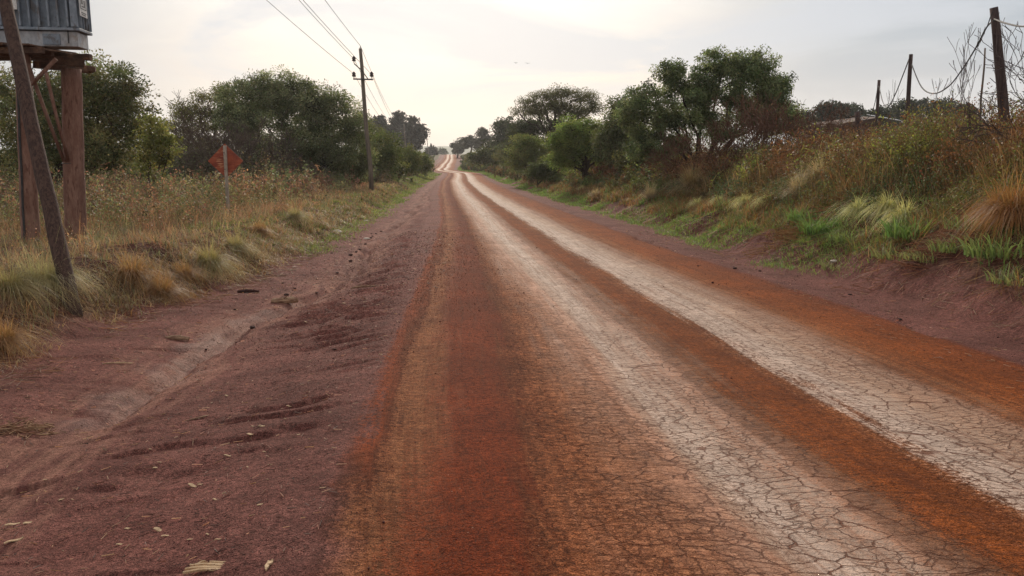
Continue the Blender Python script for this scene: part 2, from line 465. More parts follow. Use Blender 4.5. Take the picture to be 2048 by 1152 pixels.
def isr_road(t, s):
    return s.ss(-2.5, -2.7).max(s.ss(2.2, 2.5))
def terrain_mat():
    m, t, b = new_mat('red_earth')
    s, gl, gr = t.attr('s'), t.attr('gl'), t.attr('gr')
    geo = t.n.new('ShaderNodeNewGeometry')
    pos = geo.outputs['Position']
    sp = t.n.new('ShaderNodeSeparateXYZ'); t.l.new(pos, sp.inputs[0])
    X, Y = E(t.t, sp.outputs[0]), E(t.t, sp.outputs[1])
    flat = t.vec(X, Y, 0.0)
    sv_ = t.vec(s, Y, 0.0)
    big = t.noise(flat, .35, 4, .5)
    med = t.noise(flat, 2.3, 5, .6)
    fine = t.noise(flat, 34, 5, .65)
    grain = t.noise(flat, 130, 3, .6)
    grit = t.voro(flat, 70)
    streak = t.noise(t.vec(s * 9, Y * .35, 1.3), 1, 5, .62)
    streak2 = t.noise(t.vec(s * 26, Y * .8, 5.3), 1, 3, .6)
    streak3 = t.noise(t.vec(s * 3.2, Y * .16, 8.3), 1, 4, .55)
    # the road's own colours, by the distance from its middle
    drift = (Y.ss(5, 26) * .45 - Y.ss(5.0, 2.7) * .27) * s.ss(-1.15, -1.75)
    wob = (streak3 - .5) * Y.ss(5, 25, .42, .16) + (streak - .5) * .46 + (med - .5) * .22 + (fine - .5) * .38 + (grain - .5) * .16
    se = s - drift + wob * s.ss(-3.2, -2.2, .5, 1.0)
    purple, dpur = (.185, .074, .060), (.118, .044, .036)
    red, dred = (.225, .044, .010), (.170, .031, .008)
    tan, org = (.275, .105, .045), (.250, .064, .013)
    pink, white = (.41, .195, .112), (.60, .445, .355)
    stops = [(-2.72, purple), (-2.66, red), (-2.56, (.19, .05, .02)), (-2.47, (.24, .082, .034)), (-2.42, tan), (-2.37, tan), (-2.28, (.19, .052, .020)), (-2.12, dred),
             (-1.75, dred), (-1.66, (.24, .07, .026)), (-1.5, (.30, .102, .040)), (-1.25, (.34, .140, .066)), (-1.02, pink), (-.88, (.47, .30, .21)), (-.75, white), (-.60, (.50, .34, .255)),
             (-.42, pink), (-.26, (.28, .115, .052)), (-.08, org), (.2, (.21, .058, .013)), (.31, (.26, .095, .036)), (.41, (.58, .425, .335)), (.66, white), (.84, (.53, .37, .28)), (1.0, (.44, .265, .175)),
             (1.18, (.38, .21, .135)), (1.42, (.28, .105, .042)), (1.7, org), (2.2, (.21, .052, .013)), (2.45, (.17, .042, .017)), (2.6, dpur)]
    def rampx(stops):      # ramps hold 32 stops
        return t.ramp((se + 3.0) * (1 / 6.0), [((p + 3) / 6, c) for p, c in stops])
    col = rampx(stops)
    # worn: tread streaks, loose orange dust over the clay
    paleness = (se.ss(-1.55, -1.0) * se.ss(-.1, -.4)).max(se.ss(.33, .43) * se.ss(1.55, 1.0))
    dust = (streak.ss(.50, .72) * .55).max(med.ss(.58, .8) * .4)
    col = t.mix(dust * s.ss(-2.0, -1.6), col, t.mix(paleness, (.17, .05, .018), (.36, .20, .13)))
    nearf = Y.ss(60, 12)
    col = t.mix((streak2.ss(.50, .68) * Y.ss(90, 20)) * .50, col, t.mix(paleness, (.12, .030, .010), (.26, .12, .07)), 'MIX')
    # tyre tread marks across the tan strip
    tread = t.noise(t.vec(s * 7, Y * 24, 2.0), 1, 3, .55)
    tm = (se.ss(-2.6, -2.5) * se.ss(-2.15, -2.3)).max(se.ss(-1.75, -1.6) * se.ss(-.95, -1.15)).max(se.ss(-.42, -.3) * se.ss(.36, .2) * .8)
    col = t.mix(tm * tread.ss(.48, .60) * nearf * .55, col, (.16, .05, .020))
    # cracked clay crust
    warp = t.noise(flat, 5.0, 6, .72, out='Color')
    wn = t.n.new('ShaderNodeVectorMath'); wn.operation = 'MULTIPLY_ADD'
    t.l.new(warp.s, wn.inputs[0]); wn.inputs[1].default_value = (.10, .10, 0)
    t.l.new(t.vec(s * .68, Y * 1.15, 0.0), wn.inputs[2])
    ck1 = t.voro(wn.outputs[0], 8.2, 'DISTANCE_TO_EDGE', .9)
    ck2 = t.voro(wn.outputs[0], 18.0, 'DISTANCE_TO_EDGE', 1.0)
    ckm = s.ss(-1.95, -1.45) * s.ss(1.5, 1.1)
    gapn = t.noise(flat, 1.4, 3, .6)
    c1 = ck1.ss(.034, .006) * (gapn.ss(.36, .54) * .95)
    c2 = ck2.ss(.060, .012) * (gapn.ss(.62, .42) * .8)
    crack = c1.max(c2) * ckm * s.ss(-.5, -.2).max(0.0)._m('MULTIPLY', 0.0)._m('ADD', 1.0)
    calm = (se.ss(-.35, -.1) * se.ss(.40, .2)) * .75
    crack = (crack * (1.0 - calm) * 1.15).min(1.0)
    col = t.mix(crack * Y.ss(14, 5, .40, .88), col, (.140, .038, .012))
    # each crust plate a slightly different tone
    cell = t.voro(wn.outputs[0], 8.2, 'F1', .9, 'Color')
    csep = t.n.new('ShaderNodeSeparateColor'); t.l.new(cell.s, csep.inputs[0])
    col = t.scale(col, 1.0 + (E(t.t, csep.outputs[0]) - .5) * ckm * .16)
    # shoulders: purple dirt with silt in the drain
    side = t.mix(med.ss(.35, .68), purple, dpur)
    side = t.mix(big.ss(.4, .7) * .5, side, (.20, .075, .06))
    silt = (gl + (med - .5) * .9 + (fine - .5) * .2)
    siltm = silt.ss(.75, 1.25) * silt.ss(2.2, 1.7)
    flow = t.noise(t.vec(gl * 7, Y * .7, 2.2), 1, 5, .62)
    side = t.mix(siltm * flow.ss(.38, .60) * .85, side, (.30, .145, .105))
    side = t.mix(siltm * flow.ss(.58, .70) * .5, side, (.09, .034, .026))
    wet = silt.ss(1.1, 1.35) * silt.ss(1.75, 1.5) * big.ss(.42, .55)
    side = t.mix(wet * .3, side, (.15, .085, .072))
    isr = (s + (med - .5) * .3).ss(-2.62, -2.85).max((s + (med - .5) * .35).ss(2.35, 2.55))
    col = t.mix(isr, col, side)
    # pale bare patches along the far left verge
    farp = (gl + (med - .5) * 1.2).ss(.9, .3) * gl.ss(-.6, 0.0) * Y.ss(25, 34) * Y.ss(75, 60)
    col = t.mix(farp * med.ss(.45, .6) * .8, col, (.34, .25, .17))
    # banks: red soil showing between litter
    lit = t.mix(fine.ss(.35, .65), (.085, .040, .025), (.18, .11, .06))
    soil = t.mix(med.ss(.3, .7), (.105, .032, .022), (.062, .020, .016))
    bk = t.mix(t.noise(flat, 1.1, 5, .65).ss(.42, .62), soil, lit)
    bk = t.mix(Y.ss(50, 140) * .8, bk, (.08, .075, .03))
    bm = (gl + (med - .5) * .6).ss(.1, -.35).max((gr + (med - .5) * .6).ss(.1, .6))
    col = t.mix(bm, col, bk)
    # far grassland
    col = t.mix((s.abs()).ss(14, 30) * Y.ss(20, 60), col, (.17, .155, .10))
    # grains and pale specks; shading of grain relief and pits put into the colour
    mid2 = t.noise(flat, 11, 4, .6)
    g1 = fine.ss(.30, .70, .56, 1.42) * grain.ss(.34, .66, .50, 1.50) * mid2.ss(.3, .7, .80, 1.18) * t.noise(flat, .9, 4, .6).ss(.3, .7, .84, 1.16)
    smoothm = paleness * .62 + siltm * isr * .35
    col = t.scale(col, 1.0 + (g1 - 1.0) * (1.0 - smoothm.min(.9)))
    crumbs = t.voro(t.vec(X, Y, 9.0), 42).ss(.22, .10) * t.noise(t.vec(s * 2.2, Y * .5, 3.0), 1, 4, .65).ss(.46, .62) * ckm
    col = t.mix(crumbs * .75, col, (.10, .034, .016))
    blot = t.noise(t.vec(s * 1.6, Y * .9, 7.0), 1, 5, .68).ss(.52, .68) * (1 - paleness) * (1 - isr_road(t, s))
    col = t.mix(blot * .45, col, (.115, .028, .009))
    sp_ = t.voro(flat, 17).ss(.085, .05) * t.noise(flat, 5, 2).ss(.5, .6) * (1 - paleness)
    col = t.mix(sp_ * .8, col, (.38, .24, .17))
    gr2 = t.voro(t.vec(X, Y, 6.0), 85).ss(.30, .12) * t.noise(flat, 7, 3).ss(.40, .58) * (1 - paleness * .7)
    col = t.mix(gr2 * .6, col, (.045, .016, .010))
    gr3 = t.voro(t.vec(X, Y, 16.0), 95).ss(.22, .10) * (1 - paleness)
    col = t.mix(gr3 * .5, col, (.30, .15, .10))
    pits = t.voro(t.vec(X, Y, 4.0), 30).ss(.16, .07) * t.noise(flat, 3.2, 2).ss(.45, .6)
    col = t.mix(pits * .55, col, (.06, .02, .012))
    t.l.new(col.s, b.inputs['Base Color'])
    rough = (paleness * -.12 + .90) - wet * isr * .22 * Y.ss(16, 9)
    t.l.new(rough.s, b.inputs['Roughness']); spc = paleness * .12 + .08; t.l.new(spc.s, b.inputs['Specular IOR Level'])
    hgt = fine * .55 + grain * .25 + grit.min(.5) * .35 * (1 - paleness) + med * 1.0 - crack * .55 + streak2 * .35 * (1 - isr) + tread * tm * .5 - pits * .5
    bump(t, b, hgt, .040, 1.0)
    return m
M_EARTH = terrain_mat()

# ------------------------------------------------------------------ ground and road sheets
def sheet(name, s_lo, s_hi, ns, ys):
    ss_ = s_lo + (s_hi - s_lo) * np.linspace(0, 1, ns) if np.isscalar(ns) else ns
    S, YY = np.meshgrid(ss_, ys)
    X = S + Cx(YY); Z = ground(X, YY)
    n, mth = S.shape
    V = np.stack([X.ravel(), YY.ravel(), Z.ravel()], 1)
    i, j = np.meshgrid(np.arange(n - 1), np.arange(mth - 1), indexing='ij')
    a = (i * mth + j).ravel()
    F = np.stack([a, a + 1, a + mth + 1, a + mth], 1)
    me = mesh_np(name, V, F, M_EARTH, smooth=True,
                 attrs={'s': S.ravel(), 'gl': (S - footL(YY)).ravel(), 'gr': (S - footR(YY)).ravel()})
    return tag(link(name, me), kind='structure')
ys = np.concatenate([np.linspace(-40, 2.0, 80)[:-1], np.geomspace(2.0, 30, 640)[:-1], np.geomspace(30, 480, 330)[:-1], np.geomspace(480, 1950, 60)])
RL, RR = -2.7, 2.4
sheet('dirt_road', RL, RR, 110, ys)
lft = RL - np.concatenate([np.linspace(0, 5.5, 120)[:-1], np.geomspace(5.5, 1000, 80)])
sheet('ground', 0, 0, lft[::-1], ys)
rgt = RR + np.concatenate([np.linspace(0, 6.5, 130)[:-1], np.geomspace(6.5, 1000, 80)])
sheet('ground', 0, 0, rgt, ys)

# the air: thin even haze round everything
def haze():
    hz = MB().box((0, 950, 25), (2300, 2100, 100)).build('haze', bpy.data.materials.new('haze_air'))
    m = hz.data.materials[0]; m.use_nodes = True; nt = m.node_tree; nt.nodes.clear()
    o = nt.nodes.new('ShaderNodeOutputMaterial'); v = nt.nodes.new('ShaderNodeVolumePrincipled')
    v.inputs['Density'].default_value = HAZE; v.inputs['Color'].default_value = (.96, .975, .99, 1); v.inputs['Anisotropy'].default_value = .45
    nt.links.new(v.outputs[0], o.inputs['Volume']); tag(hz, kind='stuff')
HAZE = .00025
haze()
# far wooded ridge
def hills():
    xs = np.linspace(-1050, 1050, 160); v, f = [], []
    rows = [(1250, -16), (1350, -4), (1450, 3), (1600, 6), (1900, -16)]
    for (y, z) in rows:
        for x in xs:
            h = z + (0 if z == -14 else 6 * (float(vnoise(x * .003, y * .001, 5)) - .5) + 1.6 * random.random())
            v.append((x, y, h))
    n = len(xs)
    for r in range(len(rows) - 1):
        for k in range(n - 1): f.append((r * n + k, r * n + k + 1, (r + 1) * n + k + 1, (r + 1) * n + k))
    m = obj_mat('far_woodland', (.05, .075, .045), (.10, .12, .07), .02, .9)
    return tag(MB().add(v, f).build('hills', m, smooth=True), kind='structure')
hills()

# ------------------------------------------------------------------ trees
def skeleton(base, lobes, clumps, trunk_h, r0, rng):
    """limbs to each lobe, twigs to each clump; returns segment arrays"""
    P_, par = [np.array(base, float)], [-1]
    top = np.array(base) + np.array([rng.normal(0, .05) * trunk_h, rng.normal(0, .05) * trunk_h, trunk_h])
    k = 0
    for i in range(1, 4):
        P_.append(P_[0] + (top - P_[0]) * i / 3 + rng.normal(0, .03, 3) * trunk_h); par.append(k); k = len(P_) - 1
    fork = k
    for (c, r) in lobes:
        a = P_[fork]; L = np.linalg.norm(c - a); prev = fork
        n = max(3, int(L / .45)); n = min(n, 9)
        ctrl = a + (c - a) * .45 + np.array([0, 0, 1.]) * L * rng.uniform(-.02, .14) + rng.normal(0, .06, 3) * L
        for i in range(1, n + 1):
            tt = i / n
            p = (1 - tt) ** 2 * a + 2 * tt * (1 - tt) * ctrl + tt * tt * c + rng.normal(0, .022, 3) * L
            P_.append(p); par.append(prev); prev = len(P_) - 1
    d0 = np.linalg.norm(clumps - P_[fork], axis=1)
    for idx in np.argsort(d0):
        c = clumps[idx]; A = np.array(P_)
        d = np.linalg.norm(A - c, axis=1); d[:fork] += 9
        j = int(np.argmin(d + .25 * np.linalg.norm(A - P_[fork], axis=1) * 0))
        mid = (A[j] + c) / 2 + rng.normal(0, .10, 3) * d[j]
        P_.append(mid); par.append(j); P_.append(c); par.append(len(P_) - 2)
    P_ = np.array(P_); par = np.array(par)
    cnt = np.zeros(len(P_))
    for i in range(len(P_) - 1, 0, -1):
        cnt[i] += .6; cnt[par[i]] += cnt[i]
    cnt[0] = max(cnt[0], 1)
    R = r0 * np.maximum((cnt / cnt[0]) ** .47, .035)
    idx = np.arange(1, len(P_))
    R0 = np.where(par[idx] == 0, R[0] * 1.15, R[par[idx]]); R0 = np.minimum(R0, R[idx] * 1.5)
    return P_[par[idx]], P_[idx], R0, R[idx]

def make_tree(name, label, cat, base, lobes_px, Y, col, leaf=(.11, .035), nclump=120, nleaf=90, cr=.32, r0=.14, trunk_h=.6,
              group=None, droop=.0, bark=(.07, .05, .038), shell=.45, seed=1, tone=.22, yshift=0.0, twig_min=.006, flat=1.0, col2=None):
    rng = np.random.default_rng(seed)
    warm = np.array([1.12, 1.06, .86]); col = np.array(col) * warm
    if col2 is not None: col2 = np.array(col2) * warm
    lobes = []
    for lb in lobes_px:
        px, py, rx, ry = lb[:4]; yy = Y + (lb[4] if len(lb) > 4 else 0)
        c = P(px, py, yy); m = mpp(yy)
        lobes.append((c, np.array([rx * m, (rx + ry) * .5 * m * flat, ry * m])))
    vol = np.array([r.prod() ** .8 for _, r in lobes]); vol /= vol.sum()
    C = []
    for (c, r), w in zip(lobes, vol):
        n = max(4, int(nclump * w))
        u = unit(rng.normal(size=(n, 3))); q = rng.random((n, 1)) ** shell * rng.uniform(1.0, 1.22, (n, 1))
        C.append(c + u * q * r)
    C = np.concatenate(C)
    C[:, 2] = np.maximum(C[:, 2], base[2] + .25)
    P0, P1, R0, R1 = skeleton(base, lobes, C, trunk_h, r0, rng)
    R0, R1 = np.maximum(R0, twig_min), np.maximum(R1, twig_min * .7)
    t = thing(name, base, label, cat, group)
    b3 = np.array(base)
    thick = R0 > .03
    V1, F1 = tubes_np(P0[thick] - b3, P1[thick] - b3, R0[thick], R1[thick], 7)
    V2, F2 = tubes_np(P0[~thick] - b3, P1[~thick] - b3, R0[~thick], R1[~thick], 3)
    V, F = np.concatenate([V1, V2]), np.concatenate([F1, F2 + len(V1)])
    link('trunk', mesh_np('trunk', V, F, M_TWIG, vary(bark, len(V), .12, .05, rng)), t)
    leaf = (leaf[0] * .95, max(leaf[1], leaf[0] * .42) * 1.0)
    n = len(C) * nleaf
    ci = np.repeat(np.arange(len(C)), nleaf)
    crs = cr * rng.uniform(.6, 1.35, (len(C), 1))
    nr = rng.normal(size=(n, 3)); nl = np.linalg.norm(nr, axis=1, keepdims=True); nr = nr / nl * np.minimum(nl, 2.0)
    off = nr * crs[ci] * np.array([1, 1, .62]) * .62
    L = C[ci] + off
    L[:, 2] -= droop * np.abs(rng.normal(size=n)) * cr
    L[:, 2] = np.maximum(L[:, 2], base[2] + .05)
    D = unit(rng.normal(size=(n, 3)) + off * 1.5 / cr + np.array([0, 0, -droop * 1.8 + .15]))
    ll = leaf[0] * rng.uniform(.6, 1.4, n); lw = leaf[1] * rng.uniform(.6, 1.4, n)
    V, F = leaves_np(L - b3, ll, lw, D, rng)
    base_c = np.broadcast_to(np.array(col), (len(C), 3)).copy()
    if col2 is not None:
        k = rng.random((len(C), 1)); k = np.clip((k - .5) * 3 + .5, 0, 1); base_c = base_c * (1 - k) + np.array(col2) * k
    ct = base_c * (1 + rng.normal(0, tone, (len(C), 1)))
    lc = vary(np.clip(ct, .01, 1)[ci], n, .18, .10, rng)
    link('crown', mesh_np('crown', V, F, M_LEAF, np.repeat(lc, 4, 0)), t)
    return t

def grow(p, d, L, r, depth, rng, out, spread=.55, up=.12, shrink=.74, kids=(2, 3)):
    n = 3
    for i in range(n):
        d = unit(d + rng.normal(0, .13, 3) + np.array([0, 0, up * .3]))
        q = p + d * L / n; out.append((p, q, r, r * .86)); p = q; r *= .86
        if depth > 1 and i < n - 1 and rng.random() < .45:
            grow(p, unit(d + rng.normal(0, spread * 1.2, 3)), L * .55, r * .5, depth - 2, rng, out, spread, up, shrink, kids)
    if depth > 0:
        for _ in range(rng.integers(kids[0], kids[1] + 1)):
            grow(p, unit(d + rng.normal(0, spread, 3) + np.array([0, 0, up])), L * shrink * rng.uniform(.75, 1.15), r * .72, depth - 1, rng, out, spread, up, shrink, kids)

def bare_shrub(name, label, cat, base, H, stems, depth, col, r0=.02, spread=.5, group=None, seed=1, leafcol=None, nleaf=0, leaf=(.05, .02), fan=.6, rmin=.003, up=.12, dirs=None, part=True):
    rng = np.random.default_rng(seed); out = []
    for k in range(stems):
        d = unit(np.array([rng.normal(0, fan), rng.normal(0, fan), 1.0])) if dirs is None else unit(np.array(dirs[k % len(dirs)], float))
        grow(np.array([rng.normal(0, .03), rng.normal(0, .03), -.05]), d, H * .42 * rng.uniform(.8, 1.15), r0 * rng.uniform(.7, 1.1), depth, rng, out, spread, up)
    P0, P1 = np.array([o[0] for o in out]), np.array([o[1] for o in out])
    R0, R1 = np.maximum([o[2] for o in out], rmin), np.maximum([o[3] for o in out], rmin)
    ok = (P1[:, 2] > .03) & ((P0[:, 2] > -.04)); P0, P1, R0, R1 = P0[ok], P1[ok], R0[ok], R1[ok]
    V, F = tubes_np(P0, P1, R0, R1, 4)
    me = mesh_np('stems', V, F, M_TWIG, vary(col, len(V), .15, .06, rng))
    if not nleaf:
        return tag(link(name, me, loc=base), label, cat, group)
    t = thing(name, base, label, cat, group); link('stems', me, t)
    tips = np.where(R1 < r0 * .45)[0]
    ii = rng.choice(tips, nleaf); u = rng.random((nleaf, 1))
    L = P0[ii] * (1 - u) + P1[ii] * u + rng.normal(0, .03, (nleaf, 3)) * H
    V, F = leaves_np(L, leaf[0] * rng.uniform(.6, 1.4, nleaf), leaf[1] * rng.uniform(.6, 1.4, nleaf), None, rng)
    link('foliage', mesh_np('foliage', V, F, M_LEAF, np.repeat(vary(leafcol, nleaf, .25, .15, rng), 4, 0)), t)
    return t

OLIVE, DGREEN, GREYG, BRIGHT, DARK = (.13, .135, .058), (.095, .12, .064), (.075, .092, .068), (.10, .15, .04), (.035, .045, .032)
BR_DRY = (.15, .075, .045)
# left side
make_tree('tree', 'broad feathery dark green tree behind the transformer platform', 'tree', G(120, 27), [(60, 215, 80, 60), (150, 178, 85, 58), (220, 185, 62, 62), (262, 200, 26, 40), (120, 270, 110, 60), (230, 275, 70, 60), (40, 320, 70, 40), (250, 235, 45, 40), (180, 320, 80, 25)], 27,
          DGREEN, (.10, .045), 460, 130, .38, .17, .7, seed=11, col2=(.16, .155, .085), tone=.34)
make_tree('tree', 'pale thin-leaved tree at the picture edge behind the leaning pole', 'tree', G(-40, 33), [(-20, 170, 60, 70), (20, 200, 35, 60), (-60, 240, 60, 60)], 33,
          (.11, .10, .08), (.09, .03), 120, 60, .40, .14, 1.0, seed=12)
make_tree('bush', 'yellow-green leafy bush beside the feathery tree', 'bush', G(300, 25), [(312, 268, 28, 28), (328, 300, 26, 24), (300, 330, 28, 26), (290, 290, 30, 25), (302, 245, 20, 18), (345, 285, 16, 18)], 25,
          (.125, .145, .05), (.08, .05), 60, 90, .22, .05, .3, seed=13, col2=(.17, .175, .07), tone=.3)
make_tree('tree', 'olive tree with a sharp top left of the great round tree', 'tree', G(420, 48), [(365, 238, 26, 34), (395, 222, 40, 32), (440, 205, 48, 34), (400, 280, 65, 55), (480, 230, 50, 55), (345, 280, 30, 35)], 48,
          OLIVE, (.12, .05), 260, 110, .42, .15, .9, seed=14, col2=(.10, .105, .04))
make_tree('tree', 'great round dark green tree beside the power pole', 'tree', G(600, 47), [(505, 192, 58, 38), (545, 180, 55, 36), (600, 186, 50, 34), (640, 208, 55, 40), (675, 240, 50, 50), (705, 295, 42, 55), (580, 275, 95, 70), (650, 320, 75, 50), (560, 340, 70, 35), (700, 338, 28, 30), (480, 235, 40, 45)], 46,
          DGREEN, (.13, .045), 760, 150, .45, .2, .7, seed=15, droop=.25, col2=(.165, .19, .13), tone=.34)
def P0base(px, Y): return G(px, Y)
bare_shrub('shrub', 'leafless grey-brown twiggy shrub behind the rusty sign', 'shrub', G(440, 38), 3.1, 15, 5, (.105, .075, .062), .035, .42, seed=21, fan=.75, rmin=.007, leafcol=(.10, .085, .055), nleaf=2600, leaf=(.07, .03))
bare_shrub('shrub', 'leafless grey-brown twiggy shrub under the round tree', 'shrub', G(525, 41), 2.6, 14, 5, (.11, .08, .07), .03, .42, seed=22, fan=.8, rmin=.007, leafcol=(.09, .08, .055), nleaf=2200, leaf=(.07, .03))
bare_shrub('shrub', 'low leafless grey shrub left of the rusty sign', 'shrub', G(360, 34), 1.9, 12, 4, (.10, .075, .065), .025, .45, seed=23, fan=.8, rmin=.006, leafcol=(.09, .085, .05), nleaf=1500, leaf=(.07, .03))
for i, (px, Y, lobes, lab) in enumerate([
    (765, 62, [(755, 300, 26, 40), (775, 300, 25, 32), (770, 335, 38, 22)], 'tall leafy bush just right of the power pole'),
    (800, 74, [(800, 315, 32, 24), (820, 322, 28, 20), (795, 335, 35, 16)], 'rounded verge bush, second past the power pole'),
    (830, 92, [(832, 323, 25, 16), (845, 333, 22, 11)], 'low verge bush, third past the power pole'),
    (855, 125, [(852, 330, 14, 10), (842, 326, 14, 9)], 'smallest and farthest bush of the left verge row'),
    (742, 84, [(735, 285, 22, 42), (722, 240, 9, 22), (745, 270, 16, 24)], 'narrow-topped tree directly behind the power pole')]):
    make_tree('bush' if i < 4 else 'tree', lab, 'bush' if i < 4 else 'tree', G(px, Y), lobes, Y, (.07, .095, .035), (.16, .08), 130, 80, .5, .06, .2, group='bushes along the left verge' if i < 4 else None, seed=30 + i, col2=(.11, .125, .045))
for i, (px, Y, lobes, lab) in enumerate([
    (758, 250, [(750, 248, 10, 14), (764, 250, 8, 15), (757, 270, 12, 16)], 'far dark tree with twin tops beside the power pole'),
    (798, 245, [(797, 240, 9, 18), (797, 262, 14, 20), (790, 282, 18, 18)], 'tallest far eucalyptus with a pointed top'),
    (785, 250, [(779, 265, 8, 15), (783, 285, 14, 16)], 'narrow far eucalyptus left of the tallest one'),
    (826, 240, [(825, 258, 18, 18), (835, 275, 15, 22), (820, 285, 20, 20), (843, 268, 9, 12)], 'widest far eucalyptus with a rounded top'),
    (862, 345, [(863, 303, 8, 7), (860, 312, 9, 6)], 'small far tree by the last power pole')]):
    make_tree('eucalyptus_tree' if 0 < i < 4 else 'tree', lab, 'tree', G(px, Y), lobes, Y, (.028, .030, .034), (.75, .42), 120, 60, 1.1, .3, 4.5, seed=40 + i, tone=.12, twig_min=.05, group='far trees left of the road')
make_tree('tree', 'tiny rounded tree beyond the crest of the road', 'tree', G(884, 520), [(884, 305, 9, 6), (878, 309, 8, 5)], 520, (.05, .07, .045), (1.2, .7), 60, 30, 1.4, .3, 2, seed=48, twig_min=.08)
# right side
for i, (px, Y, lobes, lab, nm) in enumerate([
    (915, 300, [(912, 292, 11, 12), (925, 287, 10, 12), (918, 302, 14, 8)], 'farthest rounded tree right of the road crest', 'tree'),
    (942, 265, [(942, 280, 12, 8), (934, 288, 9, 8), (950, 290, 9, 8)], 'far pine with a broad open top', 'pine_tree'),
    (968, 240, [(966, 268, 9, 10), (975, 278, 11, 8), (960, 284, 9, 9)], 'far pine with the taller round top', 'pine_tree')]):
    make_tree(nm, lab, 'tree', G(px, Y), lobes, Y, (.035, .038, .032), (.6, .3), 60, 60, .8, .28, 5, seed=50 + i, tone=.12, twig_min=.05, group='far trees right of the road')
make_tree('tree', 'dark leafy tree beyond the spreading acacia', 'tree', G(1010, 150), [(1010, 262, 22, 24), (998, 290, 26, 20), (1030, 275, 24, 28)], 150, (.04, .052, .03), (.4, .2), 150, 80, .9, .2, 2, seed=54, twig_min=.03)
make_tree('bush', 'dense verge bush at the foot of the dark leafy tree', 'bush', G(985, 120), [(975, 312, 24, 14), (1000, 310, 26, 18), (950, 318, 14, 10)], 120, (.055, .07, .03), (.3, .15), 120, 70, .7, .08, .3, seed=55, col2=(.085, .095, .04))
make_tree('acacia_tree', 'spreading flat-topped acacia with open bare limbs', 'tree', G(1110, 78), [(1052, 208, 24, 8), (1085, 192, 30, 9), (1125, 186, 32, 9), (1165, 195, 30, 11), (1188, 212, 22, 12), (1070, 222, 30, 10), (1110, 215, 40, 14), (1150, 225, 35, 14), (1035, 222, 12, 6)], 78,
          (.095, .10, .05), (.14, .06), 300, 85, .55, .26, 2.6, seed=56, bark=(.05, .04, .03), twig_min=.022)
make_tree('tree', 'dark rounded tree under the acacia limbs', 'tree', G(1060, 84), [(1050, 262, 34, 26), (1090, 265, 35, 28), (1130, 260, 35, 26), (1040, 295, 30, 25)], 84, (.045, .058, .03), (.2, .1), 200, 90, .6, .18, 1, seed=57, twig_min=.02)
make_tree('bush', 'rounded mid-green bush left of the bright green tree', 'bush', G(1060, 64), [(1052, 298, 30, 28), (1080, 312, 28, 25), (1045, 322, 26, 18)], 64, (.09, .12, .045), (.14, .07), 190, 90, .4, .07, .3, seed=58, col2=(.13, .15, .06), tone=.3)
make_tree('bush', 'low bush at the verge below the acacia', 'bush', G(1075, 55), [(1075, 342, 30, 14), (1095, 335, 22, 14)], 55, (.065, .085, .04), (.11, .06), 80, 90, .35, .05, .2, seed=59)
make_tree('tree', 'bright green tree with a stout dark trunk', 'tree', G(1172, 46), [(1150, 262, 34, 22), (1180, 272, 28, 25), (1125, 292, 24, 16), (1160, 298, 40, 16), (1195, 285, 20, 24), (1128, 322, 30, 18), (1112, 280, 18, 20), (1205, 262, 16, 16), (1205, 312, 20, 18)], 46,
          (.13, .19, .065), (.11, .05), 300, 120, .34, .20, .6, seed=60, bark=(.035, .025, .02), col2=(.16, .20, .07), tone=.3)
make_tree('tree', 'grey-green drooping tree left of the big tree', 'tree', G(1240, 42), [(1232, 285, 34, 36), (1262, 260, 34, 40), (1225, 250, 26, 30), (1270, 300, 32, 28), (1240, 215, 22, 28)], 42,
          (.10, .12, .066), (.13, .03), 280, 110, .32, .12, .6, seed=61, droop=.7)
make_tree('tree', 'big many-stemmed green tree on the right bank', 'tree', G(1400, 32), [(1290, 195, 38, 26), (1262, 225, 30, 28), (1335, 232, 48, 34), (1372, 172, 44, 34), (1345, 135, 28, 20), (1440, 128, 48, 28), (1505, 132, 48, 32), (1542, 178, 44, 38), (1470, 190, 40, 30), (1525, 205, 45, 30), (1420, 170, 36, 30), (1568, 222, 40, 22), (1405, 232, 44, 26), (1500, 232, 50, 22), (1300, 268, 40, 20), (1400, 190, 30, 24), (1355, 282, 40, 18), (1450, 262, 45, 20), (1560, 250, 40, 16), (1300, 300, 45, 18)], 32,
          (.085, .125, .065), (.10, .028), 800, 125, .25, .15, .35, seed=62, droop=.45, bark=(.035, .026, .022), col2=(.15, .185, .105), tone=.32, shell=.5, twig_min=.009)
